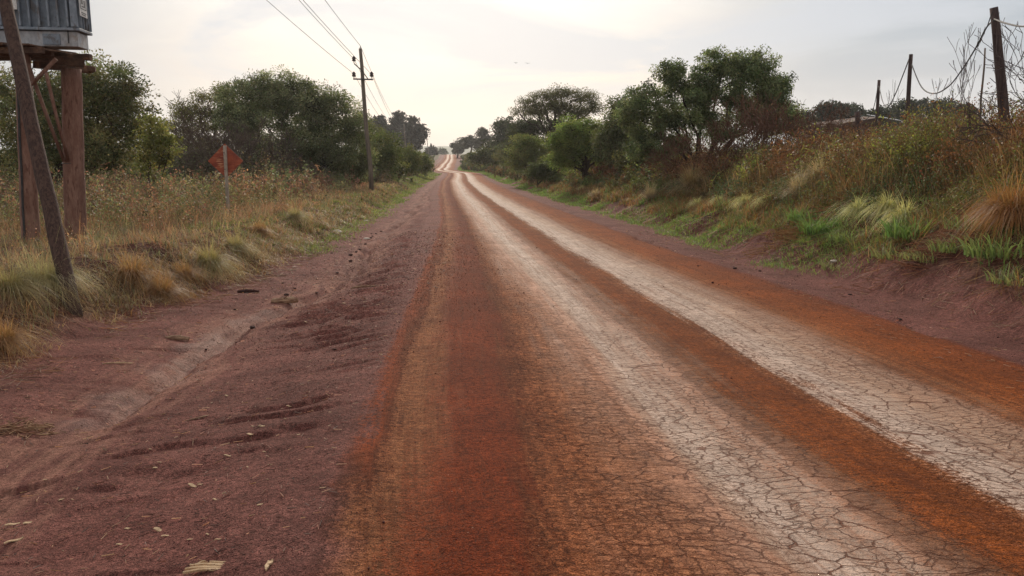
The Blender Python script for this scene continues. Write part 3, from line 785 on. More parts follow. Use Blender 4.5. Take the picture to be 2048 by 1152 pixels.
# brown leafless scrub under the big tree
for i, (px, Y, lobes, lab) in enumerate([
    (1215, 50, [(1205, 305, 34, 26), (1230, 322, 30, 20), (1190, 325, 25, 18)], 'low dark bush right of the bright green tree trunk'),
    (1290, 38, [(1285, 318, 42, 26), (1320, 322, 36, 22), (1260, 330, 30, 20)], 'low olive bush at the foot of the drooping tree'),
    (1130, 58, [(1120, 325, 34, 22), (1145, 315, 26, 18)], 'small bush filling the gap left of the bright green tree trunk'),
    (1020, 95, [(1015, 318, 28, 18), (1040, 312, 24, 20)], 'hazy bush behind the rounded mid-green one')]):
    make_tree('bush', lab, 'bush', G(px, Y), lobes, Y, (.085, .095, .042), (.10, .05), 110, 90, .32, .05, .2, 'bushes below the right trees', seed=160 + i, col2=(.12, .12, .05), tone=.3)
for i, (px, Y, H, lab) in enumerate([(1450, 27, 1.9, 'left of the row'), (1505, 26, 2.1, 'second of the row'), (1560, 25, 2.1, 'third of the row'), (1612, 25, 1.9, 'next to the thin fence post'), (1350, 31, 1.5, 'below the big tree stems'), (1660, 23, 1.5, 'in front of the shed')]):
    bare_shrub('shrub', 'leafless rust-brown scrub bush, ' + lab, 'shrub', G(px, Y), H, 11, 4, (.13, .07, .05), .02, .45, 'brown scrub on the right bank', 70 + i, (.14, .075, .045), 420, (.06, .025), .55, .005)
# saplings and bare tree near the right edge
for i, (px, Y, H, lab) in enumerate([(1857, 19, 1.7, 'between the two tallest bare posts, left one'), (1912, 16, 2.2, 'tallest, with short side twigs'), (1933, 15.5, 1.7, 'slanting right beside the tallest sapling'), (1893, 17, 1.5, 'shortest and thinnest'), (1985, 14.5, 1.9, 'just left of the tall cable post'), (1755, 26, 2.2, 'beside the farthest cable post')]):
    bare_shrub('sapling', 'thin leafless sapling ' + lab, 'sapling', G(px, Y, .25), H, 1, 3, (.11, .085, .08), .009, .28, 'bare saplings on the right bank', 80 + i, None, 0, fan=.10, rmin=.004, up=.5)
bare_shrub('bare_tree', 'leafless tree with crooked limbs at the right picture edge', 'tree', G(2150, 12.5), 1.9, 5, 4, (.07, .05, .05), .024, .40, None, 91, None, 0, rmin=.004, up=.04,
           dirs=[(-.55, .1, .9), (-.25, -.1, 1), (-.8, .2, .75), (.3, 0, 1), (-.9, -.05, .5), (.6, .3, .8)])
# dark pines behind the right field
for i in range(13):
    px = 1602 + i * 27 + random.uniform(-5, 5); Y = 125 + random.uniform(-10, 14)
    top = [222, 232, 202, 206, 210, 222, 218, 208, 200, 200, 204, 200, 206][i]
    w = random.uniform(15, 20)
    make_tree('pine_tree', 'dark round-topped pine in the far row, %s counted from the big tree' % ['first', 'second', 'third', 'fourth', 'fifth', 'sixth', 'seventh', 'eighth', 'ninth', 'tenth', 'eleventh', 'twelfth', 'last'][i], 'tree', G(px, Y), [(px, top + 12, w, 11), (px - 8, top + 26, w * .9, 12), (px + 9, top + 30, w * .9, 12), (px, top + 45, w, 12)], Y,
              (.030, .040, .036), (.38, .2), 80, 60, .7, .2, 3, 'far pine row', seed=100 + i, tone=.15, twig_min=.03)

# ------------------------------------------------------------------ transformer platform and the transformer on it
from mathutils import Matrix, Euler, Vector
def along(p, q, w, h, mb, roll=0.0, jit=0.0):
    """a rectangular timber from p to q"""
    p, q = np.array(p, float), np.array(q, float); d = q - p; L = np.linalg.norm(d)
    rot = Vector(d).to_track_quat('X', 'Z') @ Euler((roll, 0, 0)).to_quaternion()
    mb.box((p + q) / 2, (L, w, h), rot, 1.0, jit); return mb

def platform():
    YR = 14.5
    base = G(152, YR)
    t = thing('transformer_platform', base, 'old timber platform on two thick reddish posts holding up the grey transformer', 'platform')
    L = lambda p: np.array(p) - base
    # right post, thick and round
    top = P(143, 138, YR)
    n = 14; pts = [base + (top - base) * k / n + RNG.normal(0, .004, 3) * (k > 0) for k in range(n + 1)]; pts[0] = base - [0, 0, .3]
    MB().tube([L(p) for p in pts], [.180 - .020 * k / n + RNG.normal(0, .0015) for k in range(n + 1)], 20).build('post', M_PILLAR, t, smooth=True)
    # wire band round it
    zb = P(150, 326, YR)[2]; rr = .172
    bcx = base[0] + (top[0] - base[0]) * .36
    MB().tube([L([bcx + rr * cos(a), base[1] + rr * sin(a), zb + .008 * sin(a)]) for a in np.linspace(0, 2 * pi, 25)], .008, 6, False).build('wire_band', M_GALV, t)
    # left post
    b2, t2 = G(60, 13.9, -.3), P(44, 78, 13.9)
    pts = [b2 + (t2 - b2) * k / n + RNG.normal(0, .004, 3) for k in range(n + 1)]
    MB().tube([L(p) for p in pts], [.148 - .030 * k / n for k in range(n + 1)], 18).build('post', M_PILLAR, t, smooth=True)
    MB().tube([L(p + np.array([-.02, -.15, 0])) for p in pts[:-1]], .018, 6).build('cable', M_CABLE, t)
    rootx = base[0]; hx = top[0]
    # head timbers stacked on the right post
    zc = top[2]
    m = MB(); along(L([hx - .42, 14.15, zc + .05]), L([hx + .12, 14.95, zc + .03]), .16, .12, m, 0, .006); m.build('head_beam', M_BEAM, t, bevel=.008)
    m = MB(); along(L([hx - .35, 14.02, zc + .15]), L([hx + .28, 14.4, zc + .08]), .10, .13, m, 0, .006); m.build('head_beam', M_BEAM, t, bevel=.008)
    m = MB(); along(L([hx - .30, 14.75, zc + .05]), L([hx + .22, 14.9, zc + .03]), .12, .08, m, 0, .006); m.build('head_beam', M_BEAM, t, bevel=.008)
    zb = P(100, 104, 13.7)[2]
    for k, (y, x1, dz) in enumerate([(13.45, .0, .0), (13.9, -.1, .0), (14.35, .3, -.005)]):
        m = MB(); along(L([hx - 1.75, y, zb - .01 + dz]), L([hx + .10 + x1, y + .05, zb + .0 + dz]), .11, .10, m, 0, .006)
        m.build('bearer', M_BEAM, t, bevel=.006)
    for k in range(7):
        x = hx - 1.35 + k * .21; yy = 13.35 + random.uniform(-.08, .06)
        m = MB(); along(L([x, yy, zb + .072]), L([x + random.uniform(-.03, .03), yy + 1.25, zb + .075]), .17, .028, m, 0, .004)
        m.build('plank', M_BEAM, t, bevel=.003)
    m = MB(); along(L([hx - .55, 13.28, zb + .105]), L([hx + .42, 13.9, zb + .0]), .12, .022, m, .2, .004); m.build('plank', M_BEAM, t)
    # slanting struts
    for p, q, r in [((56, 128), (128, 322), .032), ((92, 145), (137, 322), .030), ((112, 118), (60, 172), .035)]:
        A, B = P(*p, 13.75), P(*q, 14.30 if q[1] > 300 else 13.75)
        MB().tube([L(A), L((A + B) / 2 + RNG.normal(0, .008, 3)), L(B)], [r, r * .95, r * .85], 8).build('strut', M_PILLAR, t, smooth=True)
    return hx, zb + .088
bx0, deck = platform()

def transformer():
    yaw = radians(9)
    cx, cy = P(154, 72, 13.7)[0] - .67, 13.92
    t = thing('transformer', (cx, cy, deck), 'grey finned electrical transformer with two notice plates sitting on the timber platform', 'transformer')
    t.rotation_euler = (0, 0, yaw)
    W, D = 1.34, .62
    MB().box((0, 0, .12), (W - .12, D - .12, .235)).build('base', M_TANKL, t, bevel=.01)
    MB().box((.22, -D / 2 + .050, .11), (.26, .03, .17)).build('base_bracket', M_TANK, t, bevel=.004)
    z0 = .25
    MB().box((0, 0, z0 + .75), (W - .16, D - .16, 1.48)).build('tank', M_TANK, t, bevel=.01)
    MB().box((0, 0, z0 + .02), (W, D, .045)).build('rim', M_TANK, t, bevel=.006)
    k = 0; x = -W / 2 + .03
    while x < W / 2 - .16:
        MB().box((x, -D / 2 + .045, z0 + .78), (.030, .100, 1.45)).build('fin', M_TANK, t, bevel=.006); x += .142; k += 1
    for y in np.arange(-D / 2 + .13, D / 2, .115):
        MB().box((W / 2 - .04, y, z0 + .78), (.085, .014, 1.45)).build('fin', M_TANK, t, bevel=.003)
    for y in np.arange(-D / 2 + .13, D / 2, .115):
        MB().box((-W / 2 + .04, y, z0 + .78), (.085, .014, 1.45)).build('fin', M_TANK, t, bevel=.003)
    MB().tube([(W / 2 - .19, -D / 2 + .02, z0 + 1.45), (W / 2 - .18, -D / 2 + .02, z0 + .5), (W / 2 - .19, -D / 2 + .03, .05)], .010, 6).build('cable', M_CABLE, t)
    MB().box((W / 2 - .08, -D / 2 + .035, z0 + .78), (.10, .06, 1.45)).build('corner_post', M_TANK, t, bevel=.006)
    # notice plates
    p = MB().box((-.36, -D / 2 - .008, z0 + .53), (.26, .008, .46)).build('notice_plate', M_PLATE, t, bevel=.002)
    m = MB()
    for j, (w_, dz_) in enumerate([(.10, .16), (.07, .12), (.16, .07), (.15, .04), (.16, .01), (.12, -.02)]):
        m.box((-.37 - (.16 - w_) / 2, -D / 2 - .014, z0 + .53 + dz_), (w_, .003, .010))
    m.build('small_print', M_INK, p)
    q = MB().box((W / 2 + .006, -.08, z0 + .42), (.008, .34, .36)).build('notice_plate', M_PLATE, t, bevel=.002)
    m = MB()
    for (y, z, w_, h_) in [(-.08, .54, .26, .012), (-.08, .36, .26, .012), (-.205, .45, .012, .18), (.045, .45, .012, .18), (-.13, .47, .07, .07), (-.02, .45, .05, .11), (-.08, .40, .14, .02), (-.08, .30, .22, .014), (-.08, .27, .18, .012)]:
        m.box((W / 2 + .012, y, z0 + z), (.003, w_, h_))
    m.build('printed_frame', M_INK, q)
transformer()

# leaning pole
b = gp(146, 622); tp = P(10, 0, 10.6); d = (tp - b)
base = b - d * .05
n = 16
pts = [base + d * 1.45 * k / n + RNG.normal(0, .005, 3) for k in range(n + 1)]
o = MB().tube([p - b for p in pts], [.092 - .020 * k / n + RNG.normal(0, .001) for k in range(n + 1)], 18).build('leaning_pole', M_POLE, None, loc=b, smooth=True)
tag(o, 'bare wooden pole leaning left out of a big grass tussock', 'pole')

# rusty sign seen from behind
def road_sign():
    Y = 20.5; b = G(457, Y); tp = P(449.5, 291, Y)
    t = thing('road_sign', b, 'rusty orange-red diamond road sign seen from behind on a pale post', 'sign')
    m = MB(); along(np.array([0, 0, -.3]), tp - b, .055, .075, m); m.build('post', M_SIGNPOST, t, bevel=.006)
    c = P(450, 322, Y) - b; h = 35 * mpp(Y)
    v = []
    for y in (.035, .041):
        v += [(c[0] + h, c[1] + y, c[2]), (c[0], c[1] + y, c[2] + h * .97), (c[0] - h, c[1] + y, c[2]), (c[0], c[1] + y, c[2] - h * .97)]
    MB().add(v, [(0, 1, 2, 3), (7, 6, 5, 4), (0, 4, 5, 1), (1, 5, 6, 2), (2, 6, 7, 3), (3, 7, 4, 0)]).build('sign_plate', M_RUST, t)
    for dz in (.2, -.2):
        MB().tube([(c[0], c[1] - .045, c[2] + dz), (c[0], c[1] - .030, c[2] + dz)], .013, 8).build('bolt', M_GALV, t)
road_sign()

# ------------------------------------------------------------------ power line on the left
def power_pole(px_pts, Y, r0, r1, label, arms=True):
    b = G(px_pts[0][0], Y)
    pts = [b - np.array([0, 0, .3])] + [P(x, y, Y) for x, y in px_pts[1:]]
    t = thing('power_pole', b, label, 'power pole', 'power poles left of the road')
    k = len(pts)
    MB().tube([p - b for p in pts], [r0 + (r1 - r0) * i / (k - 1) for i in range(k)], 12).build('pole', M_POLE2, t, smooth=True)
    if arms:
        m = mpp(Y); A = lambda x, y, dy=-.16: P(x, y, Y + dy) - b
        mb = MB(); along(A(706.5, 158), A(746, 159), .06, .07, mb); mb.build('crossarm', M_GALV, t)
        mb = MB(); along(A(708, 127), A(728, 145), .05, .05, mb); mb.build('arm', M_GALV, t)
        mb = MB(); along(A(728, 147), A(736, 158), .045, .045, mb); mb.build('brace', M_GALV, t)
        for x, y in ((708, 126), (708, 157), (743.5, 157)):
            c = A(x, y); mb = MB()
            mb.tube([c, c + [0, 0, .12]], .02, 6)
            mb.tube([c + [0, 0, z] for z in (.08, .12, .16, .17, .22, .23, .29, .33)], [.05, .11, .10, .05, .12, .10, .06, .035], 12)
            mb.build('insulator', M_INSUL, t, smooth=True)
        MB().tube([A(720, 97, 0), A(721, 92, 0)], .02, 6).build('top_pin', M_GALV, t)
    return t
power_pole([(744, 362), (740.5, 330), (733, 265), (727.5, 190), (723.5, 130), (720.5, 97)], 42, .125, .078, 'nearest tall wooden power pole with three insulators beside the round tree')
power_pole([(813, 345), (811, 300), (808, 248)], 150, .15, .11, 'second power pole seen against the far eucalyptus trees', False)
power_pole([(841, 320), (840, 300), (838, 267)], 240, .15, .11, 'third power pole on the edge of the far eucalyptus trees', False)
power_pole([(858, 322), (856, 300), (853.5, 273)], 325, .16, .12, 'farthest power pole standing clear against the sky', False)

def sagline(A, B, sag, n=24):
    return [A + (B - A) * k / n - np.array([0, 0, 4 * sag * (k / n) * (1 - k / n)]) for k in range(n + 1)]
def wire(name, label, cat, pts, r, mat, group, n=5):
    o = pts[0]; w = MB().tube([p - o for p in pts], r, n).build(name, mat, None, loc=o)
    return tag(w, label, cat, group)
ins = [('lowest wire, from the left end of the crossarm', (708, 148), (533, 0), 30), ('middle wire, from the upper arm', (708, 118), (598, 0), 31),
       ('wire from the right end of the crossarm', (743.5, 149), (606, 0), 30.7), ('topmost wire, from the pole top', (721, 92), (650, 0), 34)]
nxt = [(802, 262), (804, 256), (812, 262), (808, 248)]
for (lab, a, q, Yq), c in zip(ins, nxt):
    A = P(*a, 41.84); Q = P(*q, Yq); B = A + (Q - A) * (62 / (42 - Yq)); C = P(*c, 150)
    span = sagline(A, B, .0)
    near = [A + (B - A) * k / 20 - np.array([0, 0, 1.1 * (k / 20 * (1 - k / 20) * 4 - (42 - Yq) / 62 * (1 - (42 - Yq) / 62) * 4 * (k / 20) / ((42 - Yq) / 62))]) for k in range(21)]
    wire('power_line', lab + ' of the nearest power pole', 'wire', near[::-1] + sagline(A, C, 1.3)[1:], .011, M_WIRE, 'power lines over the left verge')

# ------------------------------------------------------------------ cable posts, fence posts and shed on the right bank
def post(name, label, top, bot, Y, r0, r1, mat, cat='post', group=None):
    A = G(bot[0], Y); T = P(*top, Y); Bv = P(*bot, Y)
    d = T - Bv; B0 = Bv + d * ((A[2] - .3 - Bv[2]) / d[2])
    n = 8
    pts = [B0 + (T - B0) * k / n + RNG.normal(0, .004, 3) for k in range(n + 1)]
    o = MB().tube([p - A for p in pts], [r0 + (r1 - r0) * k / n for k in range(n + 1)], 12).build(name, mat, None, loc=A, smooth=True)
    return tag(o, label, cat, group)
post('cable_post', 'thickest and tallest cable post, leaning left, at the right edge', (1988, 15), (2005, 195), 14, .098, .062, M_DARKPOLE, group='cable posts on the right bank')
post('cable_post', 'middle cable post standing in the olive brush', (1822, 108), (1814, 232), 21, .062, .046, M_DARKPOLE, group='cable posts on the right bank')
post('cable_post', 'farthest cable post in front of the shed roof', (1758, 160), (1754, 230), 30, .066, .052, M_DARKPOLE, group='cable posts on the right bank')
post('thin_pole', 'thin pale pole left of the tall leaning cable post', (1970, 97), (1963, 195), 15, .024, .014, M_POLE2, 'pole')
post('fence_post', 'thin fence post beside the brown scrub', (1616, 250), (1619, 285), 24, .035, .03, M_DARKPOLE, group='fence posts on the right bank')
post('fence_post', 'short thick fence post below the shed', (1714, 223), (1716, 250), 27, .085, .08, M_DARKPOLE, group='fence posts on the right bank')
post('fence_post', 'short fence stub left of the thin pale pole', (1936, 206), (1937, 230), 14.5, .035, .03, M_DARKPOLE, group='fence posts on the right bank')
def pline(pxs, Y0, Y1, name, label, r):
    n = len(pxs); raw = [P(x, y, Y0 + (Y1 - Y0) * i / (n - 1)) for i, (x, y) in enumerate(pxs)]
    pts = []
    for i in range(n - 1):      # Catmull-Rom
        p0, p1, p2, p3 = raw[max(i - 1, 0)], raw[i], raw[i + 1], raw[min(i + 2, n - 1)]
        for k in range(6):
            t = k / 6; pts.append(.5 * (2 * p1 + (p2 - p0) * t + (2 * p0 - 5 * p1 + 4 * p2 - p3) * t ** 2 + (3 * p1 - p0 - 3 * p2 + p3) * t ** 3))
    pts.append(raw[-1]); wire(name, label, 'cable', pts, r, M_CABLE, 'slack cables on the right bank', 6)
pline([(1988, 41), (1973, 55), (1952, 95), (1925, 138), (1898, 172), (1868, 187), (1843, 174), (1823, 128)], 13.9, 20.9, 'cable', 'deeply sagging cable between the two nearest cable posts', .0145)
pline([(1819, 116), (1806, 150), (1790, 190), (1776, 213), (1766, 205), (1758, 172)], 20.9, 29.9, 'cable', 'sagging cable between the two farther cable posts', .014)
pline([(1989, 38), (2010, 46), (2048, 53), (2110, 46), (2200, 10)], 13.9, 10.5, 'cable', 'cable leaving the tallest post towards the picture edge', .013)
pline([(1755, 176), (1750, 205), (1742, 228), (1728, 240), (1716, 228)], 30, 33, 'cable', 'thin slack cable hanging behind the farthest cable post', .012)
pline([(1986, 22), (1981, 34), (1975, 52)], 13.85, 13.95, 'cable', 'short tie of cable at the head of the tallest post', .009)

def shed():
    Y = 58; b = G(1700, Y); t = thing('shed', b, 'low rusty-roofed shed half hidden behind the brush', 'shed')
    m = mpp(Y); w = 4.0; ze = P(1700, 247, Y)[2] - b[2]; zt = P(1700, 232, Y)[2] - b[2]
    MB().box((0, 1.5, ze / 2), (w - .3, 2.8, ze)).build('wall', M_ROOF, t)
    v = [(-w / 2, -.2, ze - .25), (w / 2, -.2, ze + .1), (w / 2, 3.2, ze + .3), (-w / 2, 3.2, ze), (-w / 2, -.2, ze - .2), (w / 2 - .3, -.2, zt - .1), (w / 2, 3.2, zt + .1), (-w / 2, 3.2, ze + .1)]
    MB().add(v, [(0, 3, 2, 1), (4, 5, 6, 7), (0, 1, 5, 4), (1, 2, 6, 5), (2, 3, 7, 6), (3, 0, 4, 7)]).build('roof', M_ROOF, t)
    mb = MB(); along(np.array([w * .22, -.4, zt + .05]), np.array([w * .75, -.4, zt - .30]), .9, .03, mb, .15); mb.build('loose_roof_sheet', M_SHEET, t)
shed()

# ------------------------------------------------------------------ birds
for k, (x, y, lab) in enumerate([(1032, 126, 'tiny dark bird in the sky, the left one of two'), (1055, 127, 'tiny dark bird in the sky, the right one of two')]):
    c = P(x, y, 130); m = MB()
    m.tube([(-.16, 0, -.02), (-.06, 0, 0), (.06, 0, .01), (.15, 0, .03)], [.01, .05, .05, .015], 8)
    m.add([(-.04, 0, .02), (.05, 0, .02), (-.02, -.30, .10), (-.10, -.42, .06)], [(0, 1, 2, 3)])
    m.add([(-.04, 0, .02), (.05, 0, .02), (-.02, .30, .10), (-.10, .42, .06)], [(3, 2, 1, 0)])
    o = m.build('bird', M_BIRD, None, loc=c, smooth=True); o.rotation_euler = (.1, .1, .9 + k * .5)
    tag(o, lab, 'bird', 'birds over the road')

# ------------------------------------------------------------------ grass tussocks (each a thing)
STRAW, TANG, GOLD, PALEG, RUSTY = (.34, .25, .15), (.24, .145, .088), (.30, .19, .07), (.34, .36, .15), (.26, .13, .055)
def tussock_mesh(seed, col, tip, n=900, H=.55, droop=.95, w=.006, spread=.10, lean=(.35, 1.25)):
    rng = np.random.default_rng(seed)
    a = rng.uniform(0, 2 * pi, n); r = spread * np.sqrt(rng.random(n))
    R = np.stack([r * np.cos(a), r * np.sin(a), np.full(n, -.03)], 1)
    az = a + rng.normal(0, .95, n); H = H * .9 * rng.lognormal(0, .28, n); droop = droop * .9
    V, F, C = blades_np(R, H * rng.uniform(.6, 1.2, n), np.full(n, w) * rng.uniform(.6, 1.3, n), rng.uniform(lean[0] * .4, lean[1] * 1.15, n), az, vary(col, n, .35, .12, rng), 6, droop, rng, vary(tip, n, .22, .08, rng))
    return mesh_np('tussock', V, F, M_GRASS, C)
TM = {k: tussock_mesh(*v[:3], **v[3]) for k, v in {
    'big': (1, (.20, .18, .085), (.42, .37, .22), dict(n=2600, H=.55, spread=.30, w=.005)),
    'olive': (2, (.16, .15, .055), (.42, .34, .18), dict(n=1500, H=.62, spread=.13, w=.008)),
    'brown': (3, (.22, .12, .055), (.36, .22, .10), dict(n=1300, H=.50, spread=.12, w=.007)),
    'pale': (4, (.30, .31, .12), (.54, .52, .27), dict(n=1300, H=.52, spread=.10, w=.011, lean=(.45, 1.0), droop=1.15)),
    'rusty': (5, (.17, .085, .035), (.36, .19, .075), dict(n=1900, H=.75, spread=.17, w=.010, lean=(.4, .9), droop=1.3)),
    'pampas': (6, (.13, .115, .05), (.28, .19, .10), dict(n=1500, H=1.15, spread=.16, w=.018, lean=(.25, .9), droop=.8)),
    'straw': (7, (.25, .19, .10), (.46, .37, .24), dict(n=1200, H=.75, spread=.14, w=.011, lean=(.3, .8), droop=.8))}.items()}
def tussock(kind, px, py, size, label, dz=0, rot=0.0, squash=1.0):
    p = gp(px, py); o = link('grass_tussock', TM[kind], loc=p + np.array([0, 0, dz]))
    size *= .82; o.scale = (size, size, size * squash); o.rotation_euler = (RNG.uniform(-.15, .15), RNG.uniform(-.15, .15), rot)
    tag(o, label, 'tussock', 'grass tussocks on the banks')
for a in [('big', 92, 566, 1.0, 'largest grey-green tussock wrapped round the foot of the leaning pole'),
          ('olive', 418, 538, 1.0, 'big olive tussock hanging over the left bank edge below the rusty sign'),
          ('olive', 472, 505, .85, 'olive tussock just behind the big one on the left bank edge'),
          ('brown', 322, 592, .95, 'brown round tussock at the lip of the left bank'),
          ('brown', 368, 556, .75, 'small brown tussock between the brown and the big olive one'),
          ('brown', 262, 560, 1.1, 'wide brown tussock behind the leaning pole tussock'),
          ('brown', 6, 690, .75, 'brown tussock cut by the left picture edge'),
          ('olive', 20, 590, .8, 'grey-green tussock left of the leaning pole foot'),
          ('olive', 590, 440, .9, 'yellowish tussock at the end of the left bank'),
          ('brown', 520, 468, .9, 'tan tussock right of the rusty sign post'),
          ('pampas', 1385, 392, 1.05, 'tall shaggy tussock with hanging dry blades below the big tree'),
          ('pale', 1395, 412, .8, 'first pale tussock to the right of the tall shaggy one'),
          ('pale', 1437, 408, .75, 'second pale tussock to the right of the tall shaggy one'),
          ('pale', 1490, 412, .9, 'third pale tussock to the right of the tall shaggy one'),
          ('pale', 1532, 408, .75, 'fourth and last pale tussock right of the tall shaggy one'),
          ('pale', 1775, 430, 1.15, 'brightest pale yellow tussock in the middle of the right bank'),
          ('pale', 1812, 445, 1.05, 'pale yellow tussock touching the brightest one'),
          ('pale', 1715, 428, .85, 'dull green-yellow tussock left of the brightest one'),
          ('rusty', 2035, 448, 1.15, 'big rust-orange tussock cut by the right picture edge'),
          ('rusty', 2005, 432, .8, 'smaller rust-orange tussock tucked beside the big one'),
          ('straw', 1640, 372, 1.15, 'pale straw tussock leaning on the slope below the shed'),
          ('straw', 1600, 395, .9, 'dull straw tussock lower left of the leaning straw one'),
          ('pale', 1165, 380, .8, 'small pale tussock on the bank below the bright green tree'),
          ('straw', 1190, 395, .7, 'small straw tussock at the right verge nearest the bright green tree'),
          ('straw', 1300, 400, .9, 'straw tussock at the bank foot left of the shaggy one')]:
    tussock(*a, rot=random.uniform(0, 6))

# fresh green clumps of broad-bladed grass
def clump_mesh(seed, col, n=240, H=.34, w=.014):
    rng = np.random.default_rng(seed); a = rng.uniform(0, 2 * pi, n); r = .28 * np.sqrt(rng.random(n))
    R = np.stack([r * np.cos(a) * 1.3, r * np.sin(a), np.full(n, -.02)], 1)
    V, F, C = blades_np(R, H * rng.uniform(.4, 1.2, n), w * rng.uniform(.6, 1.3, n), rng.uniform(.3, 1.1, n), a + rng.normal(0, .9, n), vary(col, n, .25, .1, rng), 4, .35, rng, vary(np.array(col) * 1.35, n, .2, .1, rng))
    return mesh_np('clump', V, F, M_GRASS, C)
GM = [clump_mesh(1, (.10, .165, .048)), clump_mesh(2, (.125, .165, .06), 200, .28), clump_mesh(3, (.15, .165, .07), 150, .24)]
for k, px, py, sz, lab in [(0, 1825, 470, 1.3, 'brightest green grass clump below the pale yellow tussocks'), (0, 1640, 462, 1.25, 'dark green grass clump in the middle of the dry grass'),
                           (1, 2005, 508, 1.4, 'wide green grass clump near the right picture edge'), (2, 1800, 515, 1.2, 'yellow-green grass clump at the bank foot'),
                           (2, 1672, 536, .8, 'small grass clump alone on the bare right shoulder'), (1, 1940, 455, 1.1, 'bluish green clump under the rust-orange tussock'),
                           (2, 2040, 565, 1.0, 'small yellow-green clump low at the right picture edge'), (1, 1450, 412, 1.0, 'green clump between the pale tussocks'),
                           (2, 1855, 520, .9, 'small sparse clump right of the yellow-green one'), (1, 1700, 480, 1.0, 'green clump right of the dark green one'),
                           (0, 1610, 440, 1.0, 'small green clump above the dark green one'), (1, 1905, 500, .9, 'green clump beside the heap of dry stalks')]:
    p = gp(px, py); o = link('grass_clump', GM[k], loc=p); o.scale = (sz, sz, sz); o.rotation_euler = (0, 0, random.uniform(0, 6))
    tag(o, lab, 'grass clump', 'green grass clumps on the right bank')

# ------------------------------------------------------------------ uncountable grass, weeds and litter
def in_view(X, Y, margin=260):
    px = 1024 + X / np.maximum(Y, .1) * FPX
    return (px > -margin - 300 / np.maximum(Y, 1)) & (px < 2048 + margin)
PF = gp(146, 622)
def scatter(n, ya, yb, side, g0, g1, pw=1.0, seed=1, mask=None):
    rng = np.random.default_rng(seed)
    Y = np.exp(rng.uniform(np.log(ya), np.log(yb), n)); g = g0 + (g1 - g0) * rng.random(n) ** pw
    X = Cx(Y) + (footL(Y) - g if side < 0 else footR(Y) + g)
    k = in_view(X, Y)
    k &= ~((np.abs(X - PF[0] * Y / PF[1]) < .32) & (Y > PF[1] - 1.6) & (Y < PF[1] + .12))
    if mask is not None: k &= mask(X, Y, g, rng)
    X, Y, g = X[k], Y[k], g[k]
    return np.stack([X, Y, ground(X, Y) - .02], 1), g, rng
def expand(Pn, per, rad, rng):
    n = len(Pn) * per; i = np.repeat(np.arange(len(Pn)), per)
    off = rng.normal(size=(n, 2)) * rad
    Q = Pn[i].copy(); Q[:, :2] += off; Q[:, 2] = ground(Q[:, 0], Q[:, 1]) - .015
    return Q, i
def grass_patch(n, ya, yb, side, g0, g1, H, pal, per=20, rad=.12, lean=(.2, .9), pw=1.0, seed=1, mask=None, seg=3, wmul=1.0, droop=.2, gH=None, wp=None):
    Pn, g, rng = scatter(n, ya, yb, side, g0, g1, pw, seed, mask)
    Q, i = expand(Pn, per, rad, rng); m = len(Q)
    hs = (H[0] + (H[1] - H[0]) * rng.random(len(Pn)))[i] * rng.uniform(.5, 1.25, m)
    if gH is not None: hs = hs * gH(g)[i]
    base = palette(pal, len(Pn), wp, rng)[i]
    W = np.maximum(.0035, .00062 * Q[:, 1]) * rng.uniform(.7, 1.6, m) * wmul
    col = vary(base, m, .22, .1, rng)
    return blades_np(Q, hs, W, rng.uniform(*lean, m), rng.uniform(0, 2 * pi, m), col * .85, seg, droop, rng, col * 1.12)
def weeds(n, ya, yb, side, g0, g1, H, stem_c, pal, stems=5, leaves=18, rad=.10, leaf=(.035, .014), pw=1.0, seed=1, mask=None, gH=None, wp=None, lo=.15):
    Pn, g, rng = scatter(n, ya, yb, side, g0, g1, pw, seed, mask)
    Q, i = expand(Pn, stems, rad, rng); m = len(Q)
    hs = (H[0] + (H[1] - H[0]) * rng.random(len(Pn)))[i] * rng.uniform(.55, 1.15, m)
    if gH is not None: hs = hs * gH(g)[i]
    hs = hs * (.62 + .75 * fbm(Q[:, 0] * .8, Q[:, 1] * .8, seed, 3))
    lean = rng.uniform(.05, .5, m); az = rng.uniform(0, 2 * pi, m)
    W = np.maximum(.004, .00055 * Q[:, 1]); sc = vary(stem_c, m, .2, .08, rng)
    a = blades_np(Q, hs, W, lean, az, sc, 4, .05, rng)
    t = lo + (1 - lo) * rng.random((m, leaves)) ** .8
    dirv = np.stack([np.cos(az), np.sin(az)], 1)
    Cc = np.zeros((m, leaves, 3))
    Cc[..., :2] = Q[:, None, :2] + dirv[:, None] * (hs * lean)[:, None, None] * (t ** 1.7)[..., None]
    Cc[..., 2] = Q[:, 2:3] + hs[:, None] * (t * (1 - .28 * lean[:, None] * t) - .05 * lean[:, None] * t ** 3)
    Cc += rng.normal(size=Cc.shape) * (np.array([.030, .030, .02]) * (1 + hs[:, None, None]))
    pf = fbm(Pn[:, 0] * .55, Pn[:, 1] * .55, seed + 5, 3); pf = np.clip((pf - .5) * 3.2 + .5 + rng.normal(0, .16, len(Pn)), 0, .999)
    lc = vary(np.array(pal)[(pf * len(pal)).astype(int)][i], m, .28, .1, rng)
    lcol = vary(np.repeat(lc, leaves, 0), m * leaves, .18, .06, rng)
    grow_ = np.maximum(1, Q[:, 1] / 14)[:, None]
    L = (leaf[0] * grow_ * rng.uniform(.5, 1.5, (m, leaves))).ravel(); Wd = (leaf[1] * grow_ * rng.uniform(.6, 1.4, (m, leaves))).ravel()
    D = unit(rng.normal(size=(m * leaves, 3)) + np.array([0, 0, .5]))
    V, F = leaves_np(Cc.reshape(-1, 3), L, Wd, D, rng)
    return [a, (V, F, np.repeat(lcol, 4, 0))]

